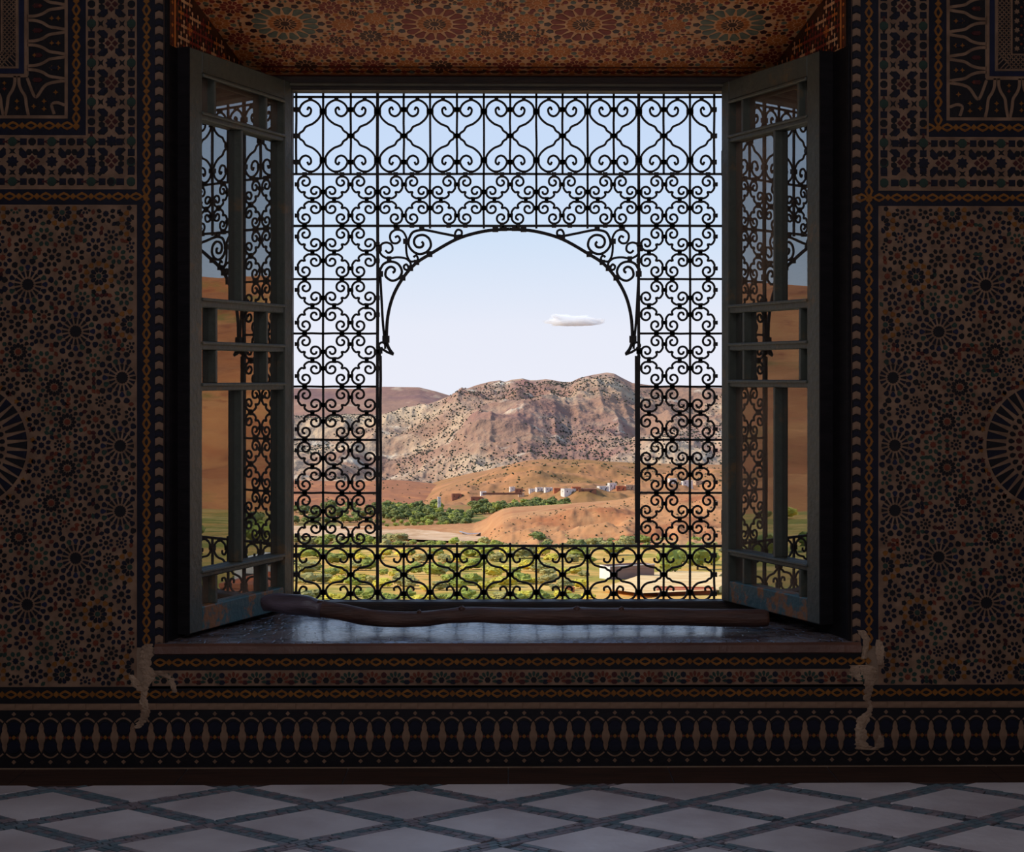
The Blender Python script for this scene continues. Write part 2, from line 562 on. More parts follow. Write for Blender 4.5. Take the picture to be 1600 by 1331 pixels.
# ------------------------------------------------------------------ casement leaves
def sub_of(b, name, m, part, smooth=False):
    """a sub-part given in the same world coordinates as its part"""
    o = bpy.data.objects.new(name, b.mesh(name, m, smooth)); COL.objects.link(o)
    o.parent = part
    return o
def casement(side, px_hinge, px_end, Yh, Ye, zb, label):
    H = at(px_hinge, HR, Yh); E = at(px_end, HR, Ye)
    H.z = E.z = 0
    t = (E - H); W = t.length; t.normalize()
    nrm = Vector((t.y, -t.x, 0)) if side < 0 else Vector((-t.y, t.x, 0))
    if nrm.x * side > 0: nrm = -nrm          # towards the window's middle
    M = Matrix(((t.x, nrm.x, 0, H.x), (t.y, nrm.y, 0, H.y), (0, 0, 1, 0), (0, 0, 0, 1)))
    def s_at(px):
        lo, hi = 0.0, W
        k = (px - PPX) / FPX
        az = math.atan(k) + YAW
        tt = math.tan(az)
        # H.x + t.x s = tt (H.y + t.y s)
        return (tt * H.y - H.x) / (t.x - tt * t.y)
    root = empty('casement', (H.x, H.y, zb))
    tag(root, label, 'window')
    T = 0.060
    ZT = 2.572
    d = -T
    ws = 0.06; wn = 0.088        # hinge stile, free stile
    si, so = ws, W - wn
    MB().box(0, d, zb, ws, 0, ZT, M=M, bev=.004).build('stile', LEAFWOOD, root)
    MB().box(W - wn, d, zb, W, 0, ZT, M=M, bev=.004).build('stile', LEAFWOOD, root)
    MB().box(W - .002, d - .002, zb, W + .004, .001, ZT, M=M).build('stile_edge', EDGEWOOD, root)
    rails = [(zb, 0.55, LEAFWORN), (0.655, 0.683, LEAFWOOD), (1.336, 1.365, LEAFWOOD), (1.486, 1.517, LEAFWOOD), (1.641, 1.676, LEAFWOOD), (2.325, 2.354, LEAFWOOD), (2.492, ZT, LEAFWOOD)]
    dz = (zb - 0.462) * 0.9
    for i, (z0, z1, m_) in enumerate(rails):
        q = dz * max(0, 1 - i / 4)
        if i == 0:
            MB().box(si, d, z0, so, -.002, z1 + q, M=M, bev=.004).build('rail', m_, root)
        elif i == 6:
            ro = MB().box(si, d, z0, so, -.002, z1, M=M, bev=.004).build('rail', m_, root)
            sub_of(MB().box(si, -.012, z0 - .012, so, .006, z0, M=M, bev=.003), 'moulding', m_, ro)
        else:
            b = MB().box(si - .004, d + .006, z0 + q, so + .004, -.004, z1 + q, M=M, bev=.004)
            ro = b.build('rail', m_, root)
            sub_of(MB().box(si - .006, -.01, z1 + q - .012, so + .006, .006, z1 + q - .001, M=M, bev=.003), 'moulding', m_, ro)
    def muntin(s, z0, z1):
        MB().box(s - .0075, d + .004, z0, s + .0075, -.004, z1, M=M, bev=.002).build('muntin', LEAFWOOD, root)
    def pane(s0, s1, z0, z1, m_):
        MB().box(s0, -.036, z0, s1, -.033, z1, M=M).build('pane', m_, root)
    rows = [(0.55, 0.655, 3, 0), (0.683, 1.336, 2, 1), (1.365, 1.486, 3, 2), (1.517, 1.641, 3, 3), (1.676, 2.325, 2, 4), (2.354, 2.492, 3, 5)]
    m2 = (s_at(380) if side < 0 else s_at(1208))
    m3a, m3b = ((s_at(419), s_at(340)) if side < 0 else (s_at(1160), s_at(1248)))
    m3c, m3d = ((s_at(418), s_at(338)) if side < 0 else (s_at(1158), s_at(1245)))
    for z0, z1, k, ri in rows:
        z0 += dz * max(0, 1 - ri / 4) if ri < 4 else 0
        z1 += dz * max(0, 1 - (ri + 1) / 4) if ri < 3 else 0
        cuts = [m2] if k == 2 else ([m3c, m3d] if ri == 5 else [m3a, m3b])
        for c_ in cuts: muntin(c_, z0, z1)
        e = [si] + cuts + [so]
        for j in range(len(e) - 1):
            dusty = (ri in (0, 5)) or (side > 0 and k == 2 and j == 0)
            pane(e[j], e[j + 1], z0 - .006, z1 + .006, GLASSD if dusty else GLASS)
    for zz in (0.75, 2.2):
        MB().tube([M @ Vector((-.004, -.012, zz)), M @ Vector((-.004, -.012, zz + .1))], .009, 8).build('hinge', IRON, root)
    return root

cas_l = casement(-1, 456, 296, 6.70, 5.99, 0.462, 'open wooden casement with small panes, left of the iron grille, reflecting orange buildings')
cas_r = casement(1, 1127, 1281, 6.70, 6.03, 0.486, 'open wooden casement with teal flaking bottom rail, right of the iron grille')

# ------------------------------------------------------------------ iron grille
gr = empty('window_grille', (0, GY, 0.482))
tag(gr, 'black wrought iron window grille with scrolls around an open horseshoe arch', 'grille')
GS = GY / FPX
def g(px, row):
    p = at(px, row, GY)
    return p
XB = [463, 505, 548, 590, 631, 672, 714, 756, 797, 838, 879, 918, 959, 998, 1037, 1078, 1116]
RB = 0.0062
collar = MB()
def collar_at(px, row, w=7, h=7):
    p = g(px, row)
    collar.box(p.x - w / 2 * GS, GY - .009, p.z - h / 2 * GS, p.x + w / 2 * GS, GY + .009, p.z + h / 2 * GS)
def bar(p0, p1, r=RB, n=4, name='bar'):
    a, b = g(*p0), g(*p1)
    N = 9
    pts = []
    for i in range(N):
        q = a.lerp(b, i / (N - 1))
        if 0 < i < N - 1: q += Vector((random.uniform(-1, 1), 0, random.uniform(-1, 1))) * .0011
        pts.append(q)
    return MB().tube(pts, r, n).build(name, IRON, gr)
YT, Y1, Y2, Y7, YBOT = 151.5, 272, 353, 853, 941
for i, x in enumerate(XB):
    if i % 2 == 1:
        if 3 <= i <= 13 and i not in (3, 13):
            bar((x, 143), (x, 357)); bar((x, 851), (x, YBOT + 4))
        else:
            bar((x, 143), (x, YBOT + 4), RB * (1.35 if i in (3, 13) else 1.0))
    else:
        bar((x, 143), (x, Y1)); bar((x, 848), (x, YBOT + 4))
for y in (YT, Y1, Y2, Y7):
    bar((452, y), (1130, y), RB * (1.15 if y in (Y2, Y7) else 1))
bar((452, YBOT), (1130, YBOT), RB * 1.3)
ROWS = [Y1, Y2] + [436, 521, 604, 687, 770, Y7]
for y in ROWS[2:-1]:
    bar((452, y), (592, y)); bar((996, y), (1130, y))
bar((594.5, 556), (594.5, 848), RB * 1.25); bar((994, 556), (994, 848), RB * 1.25)

RS = 0.0050
def scroll(pts, name='scroll', r=RS, sub=5):
    return MB().tube(catmull([g(*p) for p in pts], sub), r, 6).build(name, IRON, gr, smooth=True)
TOPA = [(.08, .51), (.15, .463), (.19, .455), (.27, .432), (.32, .40), (.40, .378), (.62, .345), (.84, .275), (.93, .19), (.83, .095), (.55, .04), (.25, .082), (.12, .164), (.21, .229), (.36, .25), (.51, .22), (.55, .164), (.46, .135), (.41, .17)]
BOTA = [(.08, .495), (.15, .44), (.23, .425), (.33, .385), (.45, .375), (.73, .335), (.90, .225), (.79, .095), (.5, .04), (.22, .095), (.11, .205), (.22, .29), (.37, .265), (.36, .215)]
def motif_a(x0, x1, y0, y1, P):
    """x0 is the bar the waist touches, x1 the bar the belly touches"""
    up = [(x0 + (x1 - x0) * u, y0 + (y1 - y0) * v) for u, v in P]
    dn = [(x0 + (x1 - x0) * u, y0 + (y1 - y0) * (1.01 - v)) for u, v in P]
    scroll(dn[::-1] + up[1:])
    for (u, v, w, h) in ((.02, .505, 10, 7), (.02, .165, 9, 7), (.02, .845, 9, 7), (.98, .19, 9, 8), (.98, .82, 9, 8), (.52, .02, 6, 7), (.52, .985, 6, 7)):
        collar_at(x0 + (x1 - x0) * u, y0 + (y1 - y0) * v, w, h)
for i in range(16):
    a, b = XB[i], XB[i + 1]
    x0, x1 = (a, b) if i % 2 == 0 else (b, a)
    motif_a(x0, x1, YT, Y1, TOPA)
    motif_a(x0, x1, Y7, YBOT, BOTA)

def spiral(c, a0, a1, r0, r1, n=13):
    out = []
    for k in range(n):
        t = k / (n - 1)
        a = math.radians(a0 + (a1 - a0) * t); r = r0 + (r1 - r0) * t ** .9
        out.append((c[0] + r * math.cos(a), c[1] + r * math.sin(a)))
    return out
SPA = spiral((.155, .335), 62, 545, .142, .03)
HALF = SPA[::-1] + [(.265, .468), (.325, .435), (.352, .395), (.338, .352)]
CSC = HALF + [(.352, .338)] + [(v, u) for u, v in HALF[::-1]]
def motif_b(xc, yc, w, h, qx, qy):
    """one C scroll opening to the outer corner of a quarter cell; centre of cell at (xc, yc)"""
    j = random.uniform(-.012, .012)
    pts = []
    for u, v in CSC:
        pts.append((xc + qx * w * (0.5 - u + j * .3), yc + qy * h * (0.5 - v)))
    scroll(pts, sub=3)
    collar_at(xc + qx * w * .485, yc + qy * h * .155, 9, 7)
    collar_at(xc + qx * w * .155, yc + qy * h * .485, 7, 8)
    collar_at(xc + qx * w * .01, yc + qy * h * .30, 6, 6)
    collar_at(xc + qx * w * .30, yc + qy * h * .01, 6, 6)
def cell(x0, x1, y0, y1, quads):
    for qx, qy in quads: motif_b((x0 + x1) / 2, (y0 + y1) / 2, x1 - x0, y1 - y0, qx, qy)
ALLQ = [(-1, -1), (1, -1), (-1, 1), (1, 1)]
for r in range(len(ROWS) - 1):
    y0, y1 = ROWS[r], ROWS[r + 1]
    for i in range(1, 15, 2):
        if r == 0 or i == 1 or i == 13:
            cell(XB[i], XB[i + 2], y0, y1, ALLQ)
    cell(XB[1] - 84, XB[1], y0, y1, [(1, -1), (1, 1)])
    cell(XB[15], XB[15] + 82, y0, y1, [(-1, -1), (-1, 1)])

# horseshoe arch, its spandrel scrolls and the hooked ends (left half measured, right half mirrored)
MX = 796.0
ARCH = [(796, 358), (758, 361), (715, 373), (672, 397), (648, 413), (628.5, 436), (614, 463), (606, 494), (604, 528), (607, 543), (614, 553)]
HOOK = [(615, 554), (605, 550), (598, 546), (594.5, 549), (593, 560)]
OUTER = [(593.5, 420), (595.5, 455), (598, 500), (601, 532)]
UPPER = [(713, 369), (690, 364.5), (668, 360)]
SP1 = [(668, 360)] + [(657 + r * math.cos(math.radians(a)), 379 + r * math.sin(math.radians(a)))
                      for a, r in [(-90, 19.5), (-130, 20), (-180, 19), (-220, 18), (-260, 18), (-300, 17.5), (-340, 17), (-380, 15), (-420, 13), (-460, 11.5), (-500, 11), (-540, 10), (-585, 9), (-630, 7.5), (-670, 6), (-710, 4), (-760, 2)]]
SP2 = OUTER[::-1] + [(612.5 + r * math.cos(math.radians(a)), 424 + r * math.sin(math.radians(a)))
                     for a, r in [(180, 19.5), (220, 17.5), (262, 15.5), (310, 15), (360, 15.5), (405, 15), (450, 14.5), (500, 12.5), (545, 9.5), (590, 8), (630, 7), (680, 5.5), (730, 3.5), (790, 2)]]
CS1 = [(648, 408), (641, 408), (636, 399), (634.5, 385), (635, 372), (629, 361.5), (619, 359), (611, 364), (609.5, 372), (613, 379), (620, 380), (625, 375), (622, 369), (617, 371)]
CS2 = [(642, 418), (641, 410), (633, 403.5), (620, 402), (606, 403.5), (596, 398), (593, 389), (597, 381), (605, 379), (612, 383), (613, 391), (607, 395), (602, 391)]
CU1 = [(713, 371), (711, 365), (715, 359), (721, 361), (721, 367), (716, 368)]
CU2 = [(602, 545), (601, 537), (596, 535), (592, 539), (594, 544), (598, 543)]
CU3 = [(650, 411), (653, 404), (650, 399), (646, 402)]
CU4 = [(640, 422), (633, 421), (631, 416), (635, 413), (638, 417)]
for mir in (False, True):
    f = (lambda p: (2 * MX - p[0], p[1])) if mir else (lambda p: p)
    scroll([f(p) for p in ARCH], 'arch_bar', .0075)
    scroll([f(p) for p in HOOK], 'scroll', .0058)
    scroll([f(p) for p in UPPER + SP1[1:]], 'scroll', .0058)
    scroll([f(p) for p in SP2], 'scroll', .0058)
    for c_ in (CS1, CS2, CU1, CU2, CU3, CU4):
        scroll([f(p) for p in c_], 'scroll', .0052)
    for x, y, w in ((774, 358, 9), (788, 357, 8), (713, 371, 8), (671, 397, 9), (651, 410, 8), (641, 419, 9), (629, 434, 9), (603, 530, 11), (634, 377, 8), (594, 428, 9), (659, 357, 8), (608, 404, 7), (592, 388, 9), (620, 356, 9), (593, 548, 9)):
        q = f((x, y)); collar_at(q[0], q[1], w, w)
tag(collar.build('collars', IRON, gr), kind='stuff')

# ------------------------------------------------------------------ the log on the sill
lg = empty('log', (0, 6.12, SILL))
tag(lg, 'long crooked debarked tree branch lying across the window sill', 'log')
LP = [(412, 943, 11, 6.22), (428, 941, 14, 6.21), (452, 944, 15.5, 6.20), (478, 946, 15.5, 6.19), (496, 951, 13.5, 6.18), (530, 956, 13, 6.17), (560, 962, 13.5, 6.16), (592, 967, 13, 6.14),
      (625, 968.5, 12.5, 6.14), (660, 967.5, 12, 6.14), (700, 963.5, 11.5, 6.14), (722, 961.5, 12.5, 6.14), (745, 961, 12.3, 6.14), (800, 961.5, 12.5, 6.14), (850, 962.5, 13, 6.14), (890, 962.5, 13.5, 6.14), (905, 962, 14, 6.14), (930, 962.5, 13.2, 6.14),
      (990, 963, 13.4, 6.14), (1060, 963.5, 13.4, 6.14), (1130, 964.5, 13.8, 6.14), (1185, 965.5, 14, 6.14), (1197, 966, 13.2, 6.14), (1201, 966, 10.5, 6.14)]
ctr = [at(x, y, Y) for x, y, r, Y in LP]; rad = [r * Y / FPX for x, y, r, Y in LP]
k5 = 4
P2 = catmull(ctr, k5)
r2 = [rad[min(i // k5, len(rad) - 1)] * (1 - (i % k5) / k5) + rad[min(i // k5 + 1, len(rad) - 1)] * ((i % k5) / k5) for i in range(len(P2))]
cut = 4 * k5
tb = MB().tube(P2[cut:], r2[cut:], 14)
tb.v = [(x + float(fbm(np.array([x * 9]), np.array([z * 30 + y * 20]), 3, 3)[0]) * .0, y + float(fbm(np.array([x * 7]), np.array([z * 30]), 3, 3)[0]) * .006, z + float(fbm(np.array([x * 7 + 5]), np.array([y * 30]), 3, 9)[0]) * .005) for x, y, z in tb.v]
trunk_o = tb.build('trunk', BARK, lg, smooth=True)
MB().tube(P2[:cut + 2], [q * 1.04 for q in r2[:cut + 2]], 14).build('lit_end', BARK_LIT, lg, smooth=True)
for (x, y, r) in ((902, 951, 5), (971, 951, 3.5), (722, 950, 4.5), (655, 956, 3)):
    p = at(x, y, 6.13)
    sub_of(MB().tube([p + Vector((0, .008, -.012)), p + Vector((0, 0, .0)), p + Vector((.004, -.003, .006))], [r * .0036, r * .003, r * .0016], 8), 'knot', BARK, trunk_o, True)
# ------------------------------------------------------------------ zellij tile builder
def ngon(n, r, a0=0.0, r2=None):
    out = []
    k = n * (2 if r2 else 1)
    for i in range(k):
        rr = r if (not r2 or i % 2 == 0) else r2
        a = a0 + 2 * math.pi * i / k
        out.append((rr * math.cos(a), rr * math.sin(a)))
    return out
def lozenge(l, w, k=0.5):          # long pointed tile along x
    return [(-l / 2, 0), (-l / 2 + l * (1 - k) * .5, -w / 2), (l / 2 - l * (1 - k) * .5, -w / 2), (l / 2, 0), (l / 2 - l * (1 - k) * .5, w / 2), (-l / 2 + l * (1 - k) * .5, w / 2)]
def kite(l, w, q=.62):             # narrow towards -x, broad towards +x
    return [(-l / 2, -w * .16), (-l / 2 + l * q, -w / 2), (l / 2 - l * .12, -w * .36), (l / 2, 0), (l / 2 - l * .12, w * .36), (-l / 2 + l * q, w / 2), (-l / 2, w * .16)]
def wedge(l, w):
    return [(-l / 2, -w * .14), (l / 2, -w / 2), (l / 2, w / 2), (-l / 2, w * .14)]
def rect(w, h): return [(-w / 2, -h / 2), (w / 2, -h / 2), (w / 2, h / 2), (-w / 2, h / 2)]
def chevron(w, h): return [(-w / 2, h / 2), (0, h / 2 - h * .22), (w / 2, h / 2), (w / 2, -h / 2 + h * .05), (0, -h / 2 - h * .2), (-w / 2, -h / 2 + h * .05)]
def bow(w, h): return [(-w / 2, -h / 2), (0, -h * .2), (w / 2, -h / 2), (w * .3, 0), (w / 2, h / 2), (0, h * .2), (-w / 2, h / 2), (-w * .3, 0)]
def lobed(w, h):
    prof = [(0, 1), (.35, .86), (.62, .6), (.55, .42), (.8, .26), (1, .05), (1, -.05), (.8, -.26), (.55, -.42), (.62, -.6), (.35, -.86), (0, -1)]
    right = [(x * w / 2, y * h / 2) for x, y in prof]
    return right + [(-x, y) for x, y in right[-2:0:-1]]
def archpiece(w, h, t):
    n = 6
    top = [(-w / 2 + w * i / n, math.sin(math.pi * i / n) ** .8 * h) for i in range(n + 1)]
    bot = [(x * .93, max(y - t, -t * .8)) for x, y in top]
    return top[::-1] + bot
SHAPES = dict(ngon=ngon, lozenge=lozenge, kite=kite, wedge=wedge, rect=rect, chevron=chevron, bow=bow, lobed=lobed, archpiece=archpiece)
RINGS = {'link': ([(-10.6, 0), (-6, -4.2), (0, -7), (6, -4.2), (10.6, 0), (6, 4.2), (0, 7), (-6, 4.2)],
                  [(-6, 0), (-3.2, -1.9), (0, -3), (3.2, -1.9), (6, 0), (3.2, 1.9), (0, 3), (-3.2, 1.9)])}
_MESH = {}

def poly_area(p):
    return abs(sum(p[i][0] * p[(i + 1) % len(p)][1] - p[(i + 1) % len(p)][0] * p[i][1] for i in range(len(p)))) / 2

class Tiles:
    """list of flat tiles on one surface, in that surface's own measure (picture pixels on the wall)"""
    def __init__(self, scale, t=0.003, base=0.0):
        self.L = []; self.scale = scale; self.t = t; self.base = base
    def put(self, shape, args, col, x, y, rot=0.0):
        self.L.append((shape, tuple(round(a, 2) if isinstance(a, float) else a for a in args), col, x, y, rot))
    def raw(self, poly, col): self.L.append(('raw', tuple(poly), col, 0, 0, 0))
    def shape_pts(self, shape, args):
        if shape in RINGS: return RINGS[shape]
        if shape == 'raw': return list(args), None
        return SHAPES[shape](*args), None
    def geo(self, shape, args):
        """vertices, faces of one tile in local metres; y of the pattern points down the wall"""
        o, h = self.shape_pts(shape, args)
        s, t, b = self.scale, self.t, self.base
        n = len(o)
        if h:
            vs = [(x * s, -y * s, b) for x, y in o] + [(x * s, -y * s, b + t) for x, y in o] + [(x * s, -y * s, b + t) for x, y in h] + [(x * s, -y * s, b) for x, y in h]
            fs = []
            for i in range(n):
                j = (i + 1) % n
                fs += [(i, j, n + j, n + i), (n + i, n + j, 2 * n + j, 2 * n + i), (2 * n + i, 2 * n + j, 3 * n + j, 3 * n + i)]
            return vs, fs
        cx = sum(p[0] for p in o) / n; cy = sum(p[1] for p in o) / n
        k = 0.93 if shape != 'raw' else 1.0
        vs = [(x * s, -y * s, b) for x, y in o] + [((cx + (x - cx) * k) * s, -(cy + (y - cy) * k) * s, b + t) for x, y in o]
        return vs, [tuple(range(n, 2 * n))] + [(i, (i + 1) % n, n + (i + 1) % n, n + i) for i in range(n)]
    def build(self, parent, M, n_single, inside=None, name='tile'):
        items = []
        for it in self.L:
            o, h = self.shape_pts(it[0], it[1])
            a = poly_area(o)
            vis = 1 if (inside is None or inside(it[3], it[4])) else 0
            items.append((vis if it[0] != 'raw' else -1, a, it))
        items.sort(key=lambda q: (-q[0], -q[1]))
        singles = [q for q in items if q[0] == 1][:n_single]
        rest = items[len(singles):] if inside is None else [q for q in items if q not in singles] if len(items) < 50 else None
        if rest is None:
            sid = set(id(q) for q in singles); rest = [q for q in items if id(q) not in sid]
        for _, _, (sh, ar, col, x, y, rot) in singles:
            key = (sh, ar, col, self.scale, self.t, self.base)
            me = _MESH.get(key)
            if me is None:
                vs, fs = self.geo(sh, ar)
                b = MB(); b.add(vs, fs)
                me = b.mesh(name, ZELLIJ[col]); _MESH[key] = me
            ob = bpy.data.objects.new(name, me)
            COL.objects.link(ob)
            ob.parent = parent
            ob.matrix_local = M @ Matrix.Translation((x * self.scale, -y * self.scale, random.uniform(-.0005, .0005))) @ Matrix.Rotation(-rot, 4, 'Z')
        if rest:
            cols = sorted(set(q[2][2] for q in rest)); b = MB()
            for _, _, (sh, ar, col, x, y, rot) in rest:
                vs, fs = self.geo(sh, ar)
                c, s_ = math.cos(-rot), math.sin(-rot); X, Y = x * self.scale, -y * self.scale
                b.add([M @ Vector((px * c - py * s_ + X, px * s_ + py * c + Y, pz)) for px, py, pz in vs], fs, cols.index(col))
            o = b.build(name + '_fill', [ZELLIJ[c] for c in cols], parent)
            tag(o, kind='stuff')

WALLM = Matrix(((1, 0, 0, wx(0)), (0, 0, -1, WY), (0, 1, 0, wz(0)), (0, 0, 0, 1)))    # local x right, y up, z out of the wall
def wslab(mb, x0, y0, x1, y1, t, mi=0):
    """thin slab on the wall between picture columns and rows"""
    mb.box(wx(x0), WY - t, wz(y1), wx(x1), WY + .001, wz(y0), mi)

def rosette(T, x, y, R_, n, style, sx=1.0):
    k = R_ / 38.0
    P = lambda r, a: (x + r * math.cos(a), y + r * math.sin(a))
    st = 2 * math.pi / n
    if style == 'big':
        T.put('ngon', (16, 9.5 * k, 0.0, 8.0 * k), 'black', x, y)
        for i in range(n):
            a = i * st
            T.put('wedge', (9.0 * k, 5.4 * k), 'navy' if i % 2 else 'black', *P(15.6 * k, a), a)
            T.put('kite', (8.6 * k, 8.2 * k), ('blue', 'navy', 'navy', 'green')[i % 4], *P(25.0 * k, a), a)
            T.put('kite', (8.6 * k, 10.0 * k, .5), ('black', 'navy')[i % 2], *P(34.6 * k, a + st / 2), a + st / 2)
    elif style == 'sun':
        T.put('ngon', (n, 7.0 * k, 0.0), 'rust', x, y)
        for i in range(n):
            a = i * st
            T.put('kite', (12.0 * k, 8.6 * k, .45), 'black', *P(15 * k, a), a)
            T.put('kite', (10.0 * k, 10.0 * k, .55), ('navy', 'black', 'green')[i % 3], *P(26.5 * k, a + st / 2), a + st / 2)
            T.put('ngon', (6, 5.4 * k, a), ('rust', 'green', 'navy')[i % 3], *P(36.0 * k, a), a)
    elif style == 'gold':
        T.put('ngon', (10, 6.0 * k, 0.0), 'green', x, y)
        for i in range(n):
            a = i * st
            T.put('kite', (13.0 * k, 9.8 * k, .55), 'black' if i % 2 else 'navy', *P(14.5 * k, a), a)
            T.put('kite', (11.5 * k, 12.5 * k, .55), 'ochre', *P(28.0 * k, a + st / 2), a + st / 2)
            T.put('ngon', (5, 6.0 * k, a), 'black', *P(36 * k, a), a)
    elif style == 'eight':
        T.put('ngon', (8, 12.0 * k, 0.0, 9.0 * k), ('black', 'rust', 'navy')[random.randrange(3)], x, y)
        c = ('navy', 'black', 'black', 'navy', 'green')[random.randrange(5)]
        for i in range(n):
            a = i * st + st / 2
            T.put('lozenge', (20.0 * k, 14.0 * k, .4), c, *P(25.5 * k, a), a)

def panel(cx, sgn, x0, x1, y0, y1, T):
    """field of rosettes around one great sun at (cx, 695)"""
    big = [(97, -250), (171, -177), (243, -105), (240, 1), (240, 103), (171, 176), (96, 248), (0, -205), (0, 205), (0, -300), (0, 300)]
    sun_ = [(82, -145), (138, -90), (158, -36), (158, 36), (133, 90), (83, 143), (25, -160), (25, 160)]
    gold = [(207, -263), (205, 263), (150, -362), (150, 357), (255, -188), (255, 190), (262, -345), (262, 345), (40, -362), (40, 357)]
    occ = [(cx, 695, 100)]
    def all4(lst):
        s = set()
        for dx, dy in lst:
            s.add((dx, dy)); s.add((-dx, dy))
        return sorted(s)
    ins = lambda x, y, m=0: x0 + m < x < x1 - m and y0 + m < y < y1 - m
    cnt = []
    for lst, Rr, n, stl in ((big, 40, 16, 'big'), (sun_, 26, 12, 'sun'), (gold, 27, 10, 'gold')):
        for dx, dy in all4(lst):
            x, y = cx + sgn * dx, 695 + dy
            if x0 - 30 < x < x1 + 30 and y0 - 30 < y < y1 + 30:
                if any(math.hypot(x - a, y - b) < (Rr + r) * .80 for a, b, r in occ): continue
                occ.append((x, y, Rr)); cnt.append((x, y, Rr, n, stl))
    # fill the gaps with eight-point stars, then single lozenges
    rr = random.Random(5)
    for Rr in (17, 13, 10):
        st = 4
        ys_ = [y for y in np.arange(y0 + 6, y1 - 5, st)]
        xs_ = [x for x in np.arange(x0 + 6, x1 - 5, st)]
        pts = [(x, y) for y in ys_ for x in xs_]
        pts.sort(key=lambda p: (abs(p[1] - 695), abs(p[0] - cx)))
        for x, y in pts:
            if all(math.hypot(x - a, y - b) > Rr + r - 1.5 for a, b, r in occ):
                occ.append((x, y, Rr)); cnt.append((x, y, Rr, 8, 'eight'))
    T2 = Tiles(T.scale)
    for c in cnt: rosette(T2, *c)
    # great sun
    for i in range(40):
        a = 2 * math.pi * i / 40
        T2.put('wedge', (31.0, 12.6), 'navy' if i % 2 else 'black', cx + 80.5 * math.cos(a), 695 + 80.5 * math.sin(a), a + 0.0)
    for r_, n, w, c in ((57, 32, 8.0, 'black'), (45, 24, 9, 'maroon'), (33, 18, 9, 'navy'), (20, 12, 8, 'ochre')):
        for i in range(n):
            a = 2 * math.pi * (i + .5 * (r_ % 2)) / n
            T2.put('kite', (10.0, w, .5), c, cx + r_ * math.cos(a), 695 + r_ * math.sin(a), a)
    T2.put('ngon', (12, 9.0, 0.0, 7.0), 'navy', cx, 695)
    for i in range(40):
        a = 2 * math.pi * (i + .5) / 40
        T2.put('ngon', (5, 5.2, a, 2.8), 'ochre' if i % 2 else 'maroon', cx + 105 * math.cos(a), 695 + 105 * math.sin(a), a)
    # loose small tiles left over
    for gy in np.arange(y0 + 4, y1 - 3, 6.5):
        for gx in np.arange(x0 + 4, x1 - 3, 6.5):
            x = gx + (rr.random() - .5) * 1.6; y = gy + (rr.random() - .5) * 1.6
            if all(math.hypot(x - a, y - b) > r + 2.4 for a, b, r in occ):
                near = min(occ, key=lambda o: math.hypot(x - o[0], y - o[1]) - o[2])
                T2.put('lozenge', (9.5, 6.0, .3), ('rust', 'rust', 'maroon', 'navy', 'green')[rr.randrange(5)], x, y, math.atan2(y - near[1], x - near[0]) + math.pi / 2)
    for it in T2.L:
        if ins(it[3], it[4], 4.5): T.L.append(it)

def chain(T, pts_fn, n, per, vertical):
    for k in range(n):
        x, y = pts_fn(k)
        T.put('link', (), 'ochre', x, y, math.pi / 2 if vertical else 0)
        T.put('ngon', (4, 5.6, 0.0), 'ochre', x + (0 if vertical else per / 2), y + (per / 2 if vertical else 0), 0)

